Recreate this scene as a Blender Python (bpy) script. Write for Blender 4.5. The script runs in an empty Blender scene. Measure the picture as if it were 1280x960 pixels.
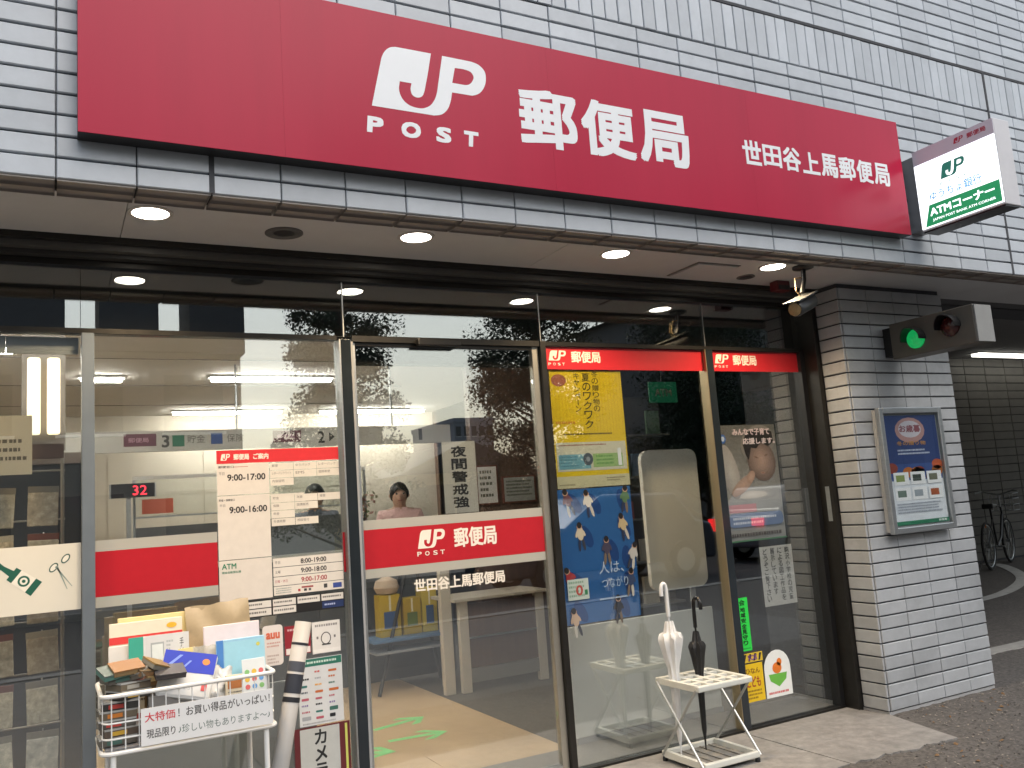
import bpy, bmesh, math, random
from mathutils import Vector, Matrix
rnd = random.Random(7)
sc = bpy.context.scene
COL = sc.collection

# ------------------------------------------------------------------ camera
yaw, pitch, roll = 0.494765, 0.138229, -0.071887
fw = Vector((math.sin(yaw)*math.cos(pitch), math.cos(yaw)*math.cos(pitch), math.sin(pitch)))
rt = Vector((math.cos(yaw), -math.sin(yaw), 0)); up = rt.cross(fw)
rt, up = math.cos(roll)*rt + math.sin(roll)*up, -math.sin(roll)*rt + math.cos(roll)*up
cam = bpy.data.cameras.new('camera'); cam.sensor_width = 36; cam.lens = 36*1082.8/1280
cam.clip_start = 0.05; cam.clip_end = 1500
co = bpy.data.objects.new('camera', cam); COL.objects.link(co)
m = Matrix((rt, up, -fw)).transposed().to_4x4(); m.translation = (0, 0, 1.275)
co.matrix_world = m; sc.camera = co

# ------------------------------------------------------------------ sky, sun, exposure
SUN_EL, SUN_AZ = math.radians(50), math.radians(165)     # azimuth from +Y, clockwise
w = bpy.data.worlds.new('World'); sc.world = w; w.use_nodes = True
nt = w.node_tree; nt.nodes.clear()
sky = nt.nodes.new('ShaderNodeTexSky'); sky.sky_type = 'NISHITA'; sky.sun_disc = False
sky.sun_elevation = SUN_EL; sky.sun_rotation = SUN_AZ; sky.air_density = 1.6; sky.dust_density = 3.0
bw = nt.nodes.new('ShaderNodeRGBToBW'); mx = nt.nodes.new('ShaderNodeMix'); mx.data_type = 'RGBA'
mx.inputs[0].default_value = 0.36
nt.links.new(sky.outputs[0], bw.inputs[0]); nt.links.new(sky.outputs[0], mx.inputs[6]); nt.links.new(bw.outputs[0], mx.inputs[7])
bg = nt.nodes.new('ShaderNodeBackground'); bg.inputs[1].default_value = 0.15
wo = nt.nodes.new('ShaderNodeOutputWorld')
nt.links.new(mx.outputs[2], bg.inputs[0]); nt.links.new(bg.outputs[0], wo.inputs[0])
sl = bpy.data.lights.new('sun', 'SUN'); sl.energy = 0.5; sl.angle = math.radians(50); sl.color = (1, .985, .965)
so = bpy.data.objects.new('sun', sl); COL.objects.link(so)
sd = Vector((math.sin(SUN_AZ)*math.cos(SUN_EL), math.cos(SUN_AZ)*math.cos(SUN_EL), math.sin(SUN_EL)))
so.rotation_euler = sd.to_track_quat('Z', 'Y').to_euler(); so.location = (0, -6, 14)
sc.view_settings.view_transform = 'Standard'; sc.view_settings.look = 'None'
sc.view_settings.gamma = 1.0; sc.view_settings.exposure = 0.58; sc.view_settings.use_curve_mapping = False
sc.render.engine = 'CYCLES'
sc.cycles.use_denoising = True; sc.cycles.max_bounces = 10; sc.cycles.transparent_max_bounces = 16
sc.cycles.sample_clamp_indirect = 6.0; sc.cycles.caustics_reflective = False; sc.cycles.caustics_refractive = False

# ------------------------------------------------------------------ materials
MC = {}
def lin(c):
    if isinstance(c, str):
        c = c.lstrip('#'); c = ''.join(q*2 for q in c) if len(c) == 3 else c; c = [int(c[i:i+2], 16)/255 for i in (0, 2, 4)]
        c = [x/12.92 if x <= .04045 else ((x+.055)/1.055)**2.4 for x in c]
    return (c[0], c[1], c[2], 1)
def mat(name, col, rough=.5, metal=0, spec=.5, noise=0, nscale=8, bump=0, bscale=60, emit=0, coat=0, objvar=0, stretch=None, dirt=0, alpha=1):
    if name in MC: return MC[name]
    M = bpy.data.materials.new(name); M.use_nodes = True; t = M.node_tree; L = t.links
    b = t.nodes['Principled BSDF']; c = lin(col)
    b.inputs['Base Color'].default_value = c; b.inputs['Roughness'].default_value = rough
    b.inputs['Metallic'].default_value = metal; b.inputs['Specular IOR Level'].default_value = spec
    b.inputs['Coat Weight'].default_value = coat; b.inputs['Alpha'].default_value = alpha
    if emit:
        b.inputs['Emission Color'].default_value = c; b.inputs['Emission Strength'].default_value = emit
    if noise or bump or objvar or dirt:
        tc = t.nodes.new('ShaderNodeTexCoord'); mp = t.nodes.new('ShaderNodeMapping')
        geo = t.nodes.new('ShaderNodeNewGeometry'); L.new(geo.outputs['Position'], mp.inputs[0])
        if stretch: mp.inputs['Scale'].default_value = stretch
    src = None
    if noise:
        n = t.nodes.new('ShaderNodeTexNoise'); n.inputs['Scale'].default_value = nscale; n.inputs['Detail'].default_value = 6; n.inputs['Roughness'].default_value = .65
        L.new(mp.outputs[0], n.inputs[0])
        r = t.nodes.new('ShaderNodeValToRGB'); r.color_ramp.elements[0].position = .3; r.color_ramp.elements[1].position = .7
        r.color_ramp.elements[0].color = tuple(x*(1-noise) for x in c[:3]) + (1,); r.color_ramp.elements[1].color = tuple(min(1, x*(1+noise)) for x in c[:3]) + (1,)
        L.new(n.outputs[0], r.inputs[0]); src = r.outputs[0]
        rr = t.nodes.new('ShaderNodeMapRange'); rr.inputs[3].default_value = max(0, rough-.12*noise*4); rr.inputs[4].default_value = min(1, rough+.12*noise*4)
        L.new(n.outputs[0], rr.inputs[0]); L.new(rr.outputs[0], b.inputs['Roughness'])
    if objvar:
        oi = t.nodes.new('ShaderNodeObjectInfo'); mr = t.nodes.new('ShaderNodeMapRange'); mr.inputs[3].default_value = 1-objvar; mr.inputs[4].default_value = 1+objvar*.5
        L.new(oi.outputs['Random'], mr.inputs[0])
        hs = t.nodes.new('ShaderNodeHueSaturation'); L.new(mr.outputs[0], hs.inputs['Value'])
        if src: L.new(src, hs.inputs['Color'])
        else: hs.inputs['Color'].default_value = c
        src = hs.outputs[0]
    if dirt:
        n2 = t.nodes.new('ShaderNodeTexNoise'); n2.inputs['Scale'].default_value = 2.2; n2.inputs['Detail'].default_value = 8; n2.inputs['Roughness'].default_value = .7
        L.new(mp.outputs[0], n2.inputs[0])
        r2 = t.nodes.new('ShaderNodeMapRange'); r2.inputs[1].default_value = .5; r2.inputs[2].default_value = .75; r2.inputs[3].default_value = 0; r2.inputs[4].default_value = dirt
        L.new(n2.outputs[0], r2.inputs[0])
        mm = t.nodes.new('ShaderNodeMix'); mm.data_type = 'RGBA'; L.new(r2.outputs[0], mm.inputs[0])
        if src: L.new(src, mm.inputs[6])
        else: mm.inputs[6].default_value = c
        mm.inputs[7].default_value = tuple(x*.35 for x in c[:3]) + (1,)
        src = mm.outputs[2]
    if src: L.new(src, b.inputs['Base Color'])
    if bump:
        n3 = t.nodes.new('ShaderNodeTexNoise'); n3.inputs['Scale'].default_value = bscale; n3.inputs['Detail'].default_value = 4
        L.new(mp.outputs[0], n3.inputs[0])
        bu = t.nodes.new('ShaderNodeBump'); bu.inputs['Strength'].default_value = bump; bu.inputs['Distance'].default_value = .004
        L.new(n3.outputs[0], bu.inputs['Height']); L.new(bu.outputs[0], b.inputs['Normal'])
    MC[name] = M; return M
def glass(name, base, tint=(.94, .955, .95), rough=0.0):
    if name in MC: return MC[name]
    M = bpy.data.materials.new(name); M.use_nodes = True; t = M.node_tree; L = t.links; t.nodes.clear()
    o = t.nodes.new('ShaderNodeOutputMaterial'); mix = t.nodes.new('ShaderNodeMixShader')
    tr = t.nodes.new('ShaderNodeBsdfTransparent'); tr.inputs[0].default_value = tint + (1,)
    gl = t.nodes.new('ShaderNodeBsdfGlossy'); gl.inputs['Roughness'].default_value = rough; gl.inputs[0].default_value = (.97, 1, 1, 1)
    lw = t.nodes.new('ShaderNodeLayerWeight'); lw.inputs[0].default_value = .5
    pw = t.nodes.new('ShaderNodeMath'); pw.operation = 'POWER'; pw.inputs[1].default_value = 4.5
    ma = t.nodes.new('ShaderNodeMath'); ma.operation = 'MULTIPLY_ADD'; ma.inputs[1].default_value = .9; ma.inputs[2].default_value = base
    L.new(lw.outputs['Facing'], pw.inputs[0]); L.new(pw.outputs[0], ma.inputs[0]); L.new(ma.outputs[0], mix.inputs[0])
    L.new(tr.outputs[0], mix.inputs[1]); L.new(gl.outputs[0], mix.inputs[2]); L.new(mix.outputs[0], o.inputs[0])
    MC[name] = M; return M
def ink(hexc, rough=.45):
    return mat('print_' + hexc.lstrip('#') + ('' if rough == .45 else str(rough)), hexc, rough, noise=.04, nscale=30)

TILE = mat('glazed_tile', (.50, .535, .575), .34, noise=.07, nscale=7, bump=.15, bscale=25, objvar=.13, dirt=.18)
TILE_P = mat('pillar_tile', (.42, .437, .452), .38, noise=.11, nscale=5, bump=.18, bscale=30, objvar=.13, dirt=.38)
GROUT = mat('grout', (.065, .068, .075), .9, noise=.2, nscale=40)
SIGNRED = mat('sign_red', (.43, .012, .046), .26, spec=.24, noise=.05, nscale=1.5, dirt=.10, stretch=(3, 3, .35))
BLACKMET = mat('black_metal', (.012, .012, .013), .4, noise=.1, nscale=20)
DARKFRAME = mat('dark_bronze_frame', (.035, .033, .030), .33, metal=.6, noise=.15, nscale=12)
ALU = mat('aluminium', (.42, .44, .45), .35, metal=.85, noise=.08, nscale=15, stretch=(1, 1, 8))
ALUDULL = mat('painted_grey', (.33, .34, .35), .45, noise=.06)
WHITEPAINT = mat('white_paint', (.74, .74, .72), .4, noise=.05, nscale=14)
WHITEPL = mat('white_plastic', (.72, .73, .70), .35, noise=.04, nscale=20)
SOFFIT = mat('soffit_board', (.56, .565, .575), .75, noise=.05, nscale=3, bump=.1)
GLASS = glass('storefront_glass', .185)
GLASSD = glass('case_glass', .03)

# ------------------------------------------------------------------ geometry helpers
class MB:
    def __init__(s): s.v = []; s.f = []; s.m = []; s.mats = []
    def mi(s, M):
        if M not in s.mats: s.mats.append(M)
        return s.mats.index(M)
    def add(s, vs, fs, M):
        k = len(s.v); i = s.mi(M); s.v += [tuple(p) for p in vs]
        for f in fs: s.f.append([k+a for a in f]); s.m.append(i)
    def box(s, x0, x1, y0, y1, z0, z1, M, X=None):
        vs = [Vector((x, y, z)) for z in (z0, z1) for y in (y0, y1) for x in (x0, x1)]
        if X: vs = [X @ p for p in vs]
        s.add(vs, [(0, 2, 3, 1), (4, 5, 7, 6), (0, 1, 5, 4), (2, 6, 7, 3), (0, 4, 6, 2), (1, 3, 7, 5)], M); return s
    def tube(s, pts, r, M, n=8, caps=True, closed=False):
        pts = [Vector(p) for p in pts]; N = len(pts); rs = r if isinstance(r, (list, tuple)) else [r]*N
        vs = []; ref = None
        for i, p in enumerate(pts):
            a = pts[i-1] if (i or closed) else p; b = pts[(i+1) % N] if (i < N-1 or closed) else p
            d = (b-a).normalized()
            if ref is None: ref = d.orthogonal().normalized()
            else: ref = (ref - d*ref.dot(d)); ref = ref.normalized() if ref.length > 1e-6 else d.orthogonal().normalized()
            q = d.cross(ref)
            for k in range(n):
                t = 2*math.pi*k/n; vs.append(p + (ref*math.cos(t)+q*math.sin(t))*rs[i])
        fs = []
        for i in range(N if closed else N-1):
            j = (i+1) % N
            for k in range(n): fs.append((i*n+k, i*n+(k+1) % n, j*n+(k+1) % n, j*n+k))
        if caps and not closed: fs.append(tuple(range(n))[::-1]); fs.append(tuple((N-1)*n+k for k in range(n)))
        s.add(vs, fs, M); return s
    def lathe(s, prof, M, n=20, X=Matrix()):
        vs = []; fs = []
        for r, z in prof:
            for k in range(n):
                t = 2*math.pi*k/n; vs.append(X @ Vector((r*math.cos(t), r*math.sin(t), z)))
        for i in range(len(prof)-1):
            for k in range(n): fs.append((i*n+k, i*n+(k+1) % n, (i+1)*n+(k+1) % n, (i+1)*n+k))
        fs.append(tuple(range(n))[::-1]); fs.append(tuple((len(prof)-1)*n+k for k in range(n)))
        s.add(vs, fs, M); return s
    def prism(s, poly, d, M, X=Matrix()):      # polygon in local XZ, extruded along +Y by d
        n = len(poly)
        vs = [X @ Vector((a, 0, b)) for a, b in poly] + [X @ Vector((a, d, b)) for a, b in poly]
        fs = [tuple(range(n)), tuple(range(2*n-1, n-1, -1))] + [(i, i+n, (i+1) % n+n, (i+1) % n) for i in range(n)]
        s.add(vs, fs, M); return s
    def build(s, name, parent=None, loc=None, smooth=False, bevel=0, seg=2):
        me = bpy.data.meshes.new(name); me.from_pydata(s.v, [], s.f)
        for M in s.mats: me.materials.append(M)
        me.polygons.foreach_set('material_index', s.m)
        if smooth: me.polygons.foreach_set('use_smooth', [True]*len(s.f))
        bm = bmesh.new(); bm.from_mesh(me); bmesh.ops.recalc_face_normals(bm, faces=bm.faces); bm.to_mesh(me); bm.free()
        me.update()
        if smooth:
            try: me.set_sharp_from_angle(angle=math.radians(40))
            except Exception: pass
        o = bpy.data.objects.new(name, me); COL.objects.link(o)
        if loc: o.location = loc
        if parent: attach(o, parent)
        if bevel:
            b = o.modifiers.new('bevel', 'BEVEL'); b.width = bevel; b.segments = seg; b.limit_method = 'ANGLE'
        return o
WM = {}
def wmat(o):
    M = Matrix.LocRotScale(o.location, o.rotation_euler, o.scale)
    return (wmat(o.parent) @ M) if o.parent else M
def attach(o, p):       # keep world coordinates
    o.parent = p; o.matrix_parent_inverse = Matrix()
    L = wmat_parent(p).inverted() @ Matrix.LocRotScale(o.location, o.rotation_euler, o.scale)
    l, r, sc_ = L.decompose(); o.location = l; o.rotation_euler = r.to_euler(); o.scale = sc_
def wmat_parent(p): return wmat(p)
def tag(o, label, cat, group=None):
    o['label'] = label; o['category'] = cat
    if group: o['group'] = group
    return o
def struct(o): o['kind'] = 'structure'; return o
def thing(name, label, cat, loc=(0, 0, 0), group=None):
    o = bpy.data.objects.new(name, None); COL.objects.link(o); o.location = loc; o.empty_display_size = .1
    return tag(o, label, cat, group)
def bx(name, x0, x1, y0, y1, z0, z1, M, parent=None, bevel=0):
    return MB().box(x0, x1, y0, y1, z0, z1, M).build(name, parent, bevel=bevel)

# text and print -------------------------------------------------------------
TXT = {}
def text_geo(body, bold=0.0, lh=1.0):
    k = (body, bold, lh)
    if k in TXT: return TXT[k]
    c = bpy.data.curves.new('t', 'FONT'); c.body = body; c.size = 1; c.offset = bold; c.resolution_u = 3; c.space_line = lh
    o = bpy.data.objects.new('t', c); COL.objects.link(o)
    dg = bpy.context.evaluated_depsgraph_get(); dg.update()
    me = bpy.data.meshes.new_from_object(o.evaluated_get(dg))
    vs = [(v.co.x, v.co.y) for v in me.vertices]; fs = [tuple(p.vertices) for p in me.polygons]
    bpy.data.objects.remove(o); bpy.data.curves.remove(c); bpy.data.meshes.remove(me)
    TXT[k] = (vs, fs); return TXT[k]
LOGO_A = [(0.988,1.0),(0.681,0.998),(0.42,0.995),(0.33,0.97),(0.24,0.886),(0.185,0.772),(0.09,0.378),(0.0,0.0),(0.37,0.0),(0.976,0.0),(1.11,0.04),(1.209,0.138),(1.265,0.264),(1.302,0.425),(1.642,0.429),(1.764,0.484),(1.854,0.591),(1.902,0.748),(1.89,0.87),(1.80,0.96),(1.661,0.995),(1.173,0.998),(1.098,0.622),(1.051,0.386),(1.0,0.252),(0.913,0.142),(0.80,0.085),(0.689,0.079),(0.567,0.11),(0.476,0.193),(0.437,0.315),(0.455,0.457),(0.642,0.457),(0.622,0.346),(0.646,0.272),(0.717,0.244),(0.799,0.276),(0.845,0.37),(0.915,0.654)]
LOGO_H = [(1.375,0.838),(1.567,0.839),(1.65,0.815),(1.689,0.75),(1.657,0.661),(1.595,0.602),(1.516,0.583),(1.315,0.583)]
def logo_geo():
    if 'logo' in TXT: return TXT['logo']
    c = bpy.data.curves.new('l', 'CURVE'); c.dimensions = '2D'; c.fill_mode = 'FRONT'
    def smooth(P):
        P = [Vector(q) for q in P]; n = len(P); out = []; T = []
        for i in range(n):
            a, b, c_ = P[i-1], P[i], P[(i+1) % n]; u, v = (b-a).normalized(), (c_-b).normalized()
            T.append((u*(c_-b).length+v*(b-a).length).normalized() if u.dot(v) > math.cos(math.radians(52)) else None)
        for i in range(n):
            b, c_ = P[i], P[(i+1) % n]; L = (c_-b).length; d = (c_-b).normalized(); t0 = (T[i] or d)*L; t1 = (T[(i+1) % n] or d)*L; m = 5 if L < .2 else 1
            for k in range(m):
                t = k/m; out.append(tuple(b*(2*t**3-3*t*t+1)+t0*(t**3-2*t*t+t)+c_*(-2*t**3+3*t*t)+t1*(t**3-t*t)))
        return out
    for P in (smooth(LOGO_A), smooth(LOGO_H)):
        sp = c.splines.new('POLY'); sp.points.add(len(P)-1); sp.use_cyclic_u = True
        for q, (a, b) in zip(sp.points, P): q.co = (a, b, 0, 1)
    o = bpy.data.objects.new('l', c); COL.objects.link(o)
    dg = bpy.context.evaluated_depsgraph_get(); dg.update()
    me = bpy.data.meshes.new_from_object(o.evaluated_get(dg))
    vs = [(v.co.x, v.co.y) for v in me.vertices]; fs = [tuple(p.vertices) for p in me.polygons]
    bpy.data.objects.remove(o); bpy.data.curves.remove(c); bpy.data.meshes.remove(me)
    TXT['logo'] = (vs, fs); return TXT['logo']
class Print:
    """flat printed artwork in a frame: origin o, right u, up v, outward normal n"""
    def __init__(s, o, u=(1, 0, 0), v=(0, 0, 1), step=.00025):
        s.o = Vector(o); s.u = Vector(u); s.v = Vector(v); s.n = s.u.cross(s.v); s.d = .0004; s.step = step; s.mb = MB()
    def P(s, a, b, d=None): return s.o + s.u*a + s.v*b + s.n*(s.d if d is None else d)
    def up(s): s.d += s.step; return s
    def geo(s, vs, fs, M): s.mb.add([s.P(a, b) for a, b in vs], fs, M); return s
    def poly(s, pts, c): s.geo(pts, [tuple(range(len(pts)))], ink(c) if isinstance(c, str) else c); return s
    def rect(s, a0, b0, a1, b1, c): return s.poly([(a0, b0), (a1, b0), (a1, b1), (a0, b1)], c)
    def rrect(s, a0, b0, a1, b1, r, c):
        pts = []
        for cx, cy, t0 in ((a1-r, b0+r, -90), (a1-r, b1-r, 0), (a0+r, b1-r, 90), (a0+r, b0+r, 180)):
            for k in range(5): t = math.radians(t0+k*22.5); pts.append((cx+r*math.cos(t), cy+r*math.sin(t)))
        return s.poly(pts, c)
    def ell(s, cx, cy, rx, ry, c, rot=0, n=16):
        ca, sa = math.cos(rot), math.sin(rot); pts = []
        for k in range(n):
            t = 2*math.pi*k/n; a = rx*math.cos(t); b = ry*math.sin(t); pts.append((cx+a*ca-b*sa, cy+a*sa+b*ca))
        return s.poly(pts, c)
    def soft(s, cx, cy, rx, ry, c0, c1, rot=0, n=7):
        a, b = lin(c0), lin(c1); g = lambda q: max(0, min(255, int(255*(q**(1/2.2))+.5)))
        for k in range(n):
            t = (k+.5)/n; f = 1-k/n*.95; c = '#%02x%02x%02x' % tuple(g(a[i]+(b[i]-a[i])*t) for i in range(3)); s.up(); s.d -= s.step*.6; s.ell(cx, cy, rx*f, ry*f, c, rot, 20)
        return s
    def fit(s, g, a0, b0, a1, b1, c, slant=0, keep=False):
        vs, fs = g
        if not vs: return s
        xs = [p[0] for p in vs]; ys = [p[1] for p in vs]; x0, x1, y0, y1 = min(xs), max(xs), min(ys), max(ys)
        kx = (a1-a0)/(x1-x0); ky = (b1-b0)/(y1-y0)
        if keep: kx = ky = min(kx, ky)
        return s.geo([(a0+(p[0]-x0)*kx+slant*(p[1]-y0)*ky, b0+(p[1]-y0)*ky) for p in vs], fs, ink(c) if isinstance(c, str) else c)
    def text(s, body, a0, b0, a1, b1, c, bold=.012, slant=0):
        g = text_geo(body, 0); d0 = s.d; ys = [q[1] for q in g[0]]
        o = bold*(b1-b0)/max(.2, max(ys)-min(ys)); R = [(0, 0)] if bold < .004 else ([(-1, -1), (1, 1), (-1, 1), (1, -1)] if bold < .018 else [(-1, -1), (1, 1), (-1, 1), (1, -1), (1, 0), (-1, 0), (0, 1), (0, -1), (0, 0)])
        for k, (i, j) in enumerate(R):
            s.d = d0+k*.00004; s.fit(g, a0+o+i*o, b0+o+j*o, a1-o+i*o, b1-o+j*o, c, slant)
        s.d = d0; return s
    def vtext(s, body, a0, b0, a1, b1, c, bold=.012):
        n = len(body); h = (b1-b0)/n
        for i, ch in enumerate(body):
            if ch == 'ー': s.rect((a0+a1)/2-(a1-a0)*.07, b1-(i+.9)*h, (a0+a1)/2+(a1-a0)*.07, b1-(i+.1)*h, c)
            elif ch != ' ': s.text(ch, a0, b1-(i+.94)*h, a1, b1-(i+.06)*h, c, bold)
        return s
    def logo(s, a0, b0, a1, b1, c): return s.fit(logo_geo(), a0, b0, a1, b1, c)
    def lines(s, a0, b0, a1, b1, n, c, seed=0, fill=.5):
        R = random.Random(seed); h = (b1-b0)/n
        for i in range(n):
            x = a0; y = b1-(i+.75)*h; e = a1-(a1-a0)*R.choice((0, .05, .12, .35))
            while x < e-h*.3:
                wd = h*R.uniform(.35, .8)*fill*1.4; s.rect(x, y, min(x+wd, e), y+h*fill, c); x += wd+h*R.uniform(.08, .22)
        return s
    def build(s, name, parent): return s.mb.build(name, parent)
def board(name, label, cat, x0, x1, z0, z1, y, th, M, group=None, parent=None):
    """a sheet facing the street (-Y): Empty at its lower edge > sheet; returns (thing, Print)"""
    t = thing(name, label, cat, ((x0+x1)/2, y, z0), group)
    bx('sheet', x0, x1, y, y+th, z0, z1, M, t)
    return t, Print((0, y, 0))
F, PY, G = 2.941, 3.43, 3.73      # fascia face, pillar face, glass centre plane
GO, GI = G-.005, G+.005
# ================================================================== SETTING
ASPH = mat('asphalt', (.105, .096, .088), .9, noise=.6, nscale=48, bump=1.0, bscale=110, dirt=.35)
ROAD = mat('road_asphalt', (.05, .05, .052), .9, noise=.25, nscale=40, bump=.5, bscale=120)
def sheet(name, x0, x1, y0, y1, z, M):
    return struct(MB().add([(x0, y0, z), (x1, y0, z), (x1, y1, z), (x0, y1, z)], [(0, 1, 2, 3)], M) or None)
def flat(name, pts, z, M, th=None):
    mb = MB(); n = len(pts)
    if th: mb.prism([(a, b) for a, b in pts], th, M, Matrix(((1, 0, 0, 0), (0, 0, 1, 0), (0, -1, 0, z), (0, 0, 0, 1))))
    else: mb.add([(a, b, z) for a, b in pts], [tuple(range(n))], M)
    return struct(mb.build(name))
flat('ground', [(-300, -300), (300, -300), (300, 300), (-300, 300)], -.14, mat('far_ground', (.09, .085, .08), .95, noise=.2, nscale=2))
flat('road', [(-120, -9.0), (120, -9.0), (120, -2.2), (-120, -2.2)], -.125, ROAD)
# pavement in front of the shop: fine asphalt with real relief near the camera's view of it
mb = MB(); nx, ny = 150, 110; X0, X1, Y0, Y1 = 1.0, 6.4, 1.9, 4.2; R2 = random.Random(3)
vs = [(X0+(X1-X0)*i/nx, Y0+(Y1-Y0)*j/ny, (-.005 if (X0+(X1-X0)*i/nx > 4.06 or Y0+(Y1-Y0)*j/ny < 3.69) else -.05)+R2.uniform(-.004, .004)) for j in range(ny+1) for i in range(nx+1)]
fs = [(j*(nx+1)+i, j*(nx+1)+i+1, (j+1)*(nx+1)+i+1, (j+1)*(nx+1)+i) for j in range(ny) for i in range(nx)]
mb.add(vs, fs, ASPH); struct(mb.build('pavement', smooth=True))
PAVE = mat('concrete_paving', (.15, .145, .14), .85, noise=.15, nscale=6, bump=.3)  # unseen paving, tone made up for the light it bounces onto the soffit
for k, (a, b, c, d) in enumerate(((-40, 1.0, -2.0, 4.2), (1.0, 6.4, -2.0, 1.9), (6.4, 60, -2.0, 4.2), (4.06, 30, 4.2, 14))):
    flat('pavement', [(a, c), (b, c), (b, d), (a, d)], -.012 if k < 3 else -.013, PAVE if k < 2 else ASPH)
struct(bx('kerb', -60, 60, -2.2, -2.0, -.14, 0, mat('kerb_concrete', (.30, .29, .27), .85, noise=.15)))
struct(bx('far_kerb', -60, 60, -9.2, -9.0, -.14, 0, MC['kerb_concrete']))
flat('far_pavement', [(-120, -13), (120, -13), (120, -9.2), (-120, -9.2)], -.01, mat('pale_paving', (.2, .19, .18), .9, noise=.1))
R4 = random.Random(8); mb = MB(); LITM = [mat('litter_%d' % k, c, .9) for k, c in enumerate(((.20, .12, .06), (.28, .25, .21), (.05, .045, .04), (.16, .15, .14)))]
for k in range(2600):
    x = R4.uniform(3.3, 6.3); y = R4.uniform(2.2, 3.42)
    if x < 4.05 and y > 2.96: continue
    r = R4.uniform(.003, .009)*(1.8 if k % 23 == 0 else 1); a = R4.uniform(0, 6.28); u = Vector((math.cos(a), math.sin(a), R4.uniform(-.3, .3)))*r; v_ = Vector((-math.sin(a), math.cos(a), 0))*r*R4.uniform(.4, .9); c = Vector((x, y, -.003+r*.2)); tp = c+Vector((0, 0, r*.5))
    mb.add([c-u, c+v_, c+u, c-v_, tp], [(0, 1, 4), (1, 2, 4), (2, 3, 4), (3, 0, 4)], LITM[0 if k % 23 == 0 else k % 3+1])
o = mb.build('grit'); o['kind'] = 'stuff'; tag(o, 'scattered grit and leaf crumbs on the rough pavement by the pillar', 'grit')
# granite slabs before and behind the glass
SLAB = mat('granite_slab', (.255, .245, .232), .6, noise=.28, nscale=16, bump=.25, bscale=90, dirt=.35)
SLABIN = mat('granite_dark', (.22, .212, .20), .35, noise=.2, nscale=45, bump=.08)
sl_e = struct(bpy.data.objects.new('stone_slab', None)); COL.objects.link(sl_e)
R3 = random.Random(11)
def ragged(p, q, n, amp):
    return [(p[0]+(q[0]-p[0])*i/n+R3.uniform(-amp, amp), p[1]+(q[1]-p[1])*i/n+R3.uniform(-amp, amp)) for i in range(n)]
TX = Matrix(((1, 0, 0, 0), (0, 0, 1, 0), (0, -1, 0, 0), (0, 0, 0, 1)))
def slab(name, poly, z0, z1, M, parent):
    mb = MB(); n = len(poly)
    mb.add([(a, b, z1) for a, b in poly]+[(a, b, z0) for a, b in poly], [tuple(range(n))]+[(i, i+n, (i+1) % n+n, (i+1) % n) for i in range(n)], M)
    return mb.build(name, parent)
slab('slab', [(3.225, 3.695), (4.0, 3.695), (4.03, 3.42), (3.93, 3.05)]+ragged((3.90, 2.93), (3.225, 2.99), 26, .018)+[(3.225, 2.99)], -.03, .002, SLAB, sl_e)
for a in (-2.7, -1.22, .26, 1.74):
    slab('slab', [(a+.003, 3.695), (a+1.477, 3.695), (a+1.477, 2.99)]+ragged((a+1.477, 2.985), (a+.003, 2.985), 24, .012)+[(a+.003, 2.985)], -.03, .002+R3.uniform(-.001, .001), SLAB, sl_e)
th_e = struct(bpy.data.objects.new('threshold', None)); COL.objects.link(th_e)
for a in (-1.5, -.4, .7, 1.8, 2.9):
    bx('slab', a, a+1.097, 3.700, 4.112, -.04, -.002, SLABIN, th_e)
# interior shell
TAN = mat('vinyl_floor_tan', (.62, .44, .26), .45, noise=.06, nscale=6)
flat('floor', [(-1.6, 4.112), (2.4, 4.112), (2.4, 10.6), (-1.6, 10.6)], -.004, TAN)
flat('entrance_mat', [(2.4, 4.112), (4.06, 4.112), (4.06, 6.4), (2.4, 6.4)], -.003, mat('grey_mat', (.10, .09, .075), .9, noise=.2, nscale=60, bump=.5))
CREAM = mat('cream_wall', (.66, .61, .51), .6, noise=.03)
BROWN = mat('brown_panel', (.13, .08, .058), .45, noise=.15, nscale=5, stretch=(6, 6, .6))
ICEIL = mat('ceiling_board', (.66, .64, .60), .8, noise=.04)
bw_ = struct(bx('back_wall', -1.6, 4.06, 9.6, 9.7, -.01, 2.45, CREAM))
for k in range(-1, 4):
    bx('panel', -.42+k*.92+.006, .50+k*.92-.006, 9.588, 9.6, .1, 1.62, CREAM, bw_); bx('panel', -.42+k*.92+.006, .50+k*.92-.006, 9.588, 9.6, 1.632, 2.43, CREAM, bw_)
struct(bx('side_wall', -1.7, -1.6, 3.75, 9.7, -.01, 2.45, CREAM))
struct(bx('partition_wall', 2.95, 4.055, 6.22, 6.3, -.01, 2.45, BROWN))
struct(bx('inner_wall', 4.06, 4.16, 3.77, 9.7, -.02, 2.45, BROWN))
ic = struct(bx('ceiling', -1.6, 4.06, 3.86, 9.6, 2.45, 2.5, ICEIL))
for k in range(1, 5): bx('ceiling_seam', -1.6, 2.9, 3.95+k*1.2, 3.957+k*1.2, 2.4455, 2.4495, mat('seam', (.2, .19, .18), .8), ic)
bx('ceiling_drop', 2.93, 4.055, 3.86, 6.22, 2.40, 2.449, ICEIL, ic)
struct(bx('transom_void', -1.6, 4.06, 3.80, 3.86, 2.085, 2.5, mat('void_dark', (.012, .012, .013), .8)))  # near-black sheet stands for the unlit void behind the transom glass

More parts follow.
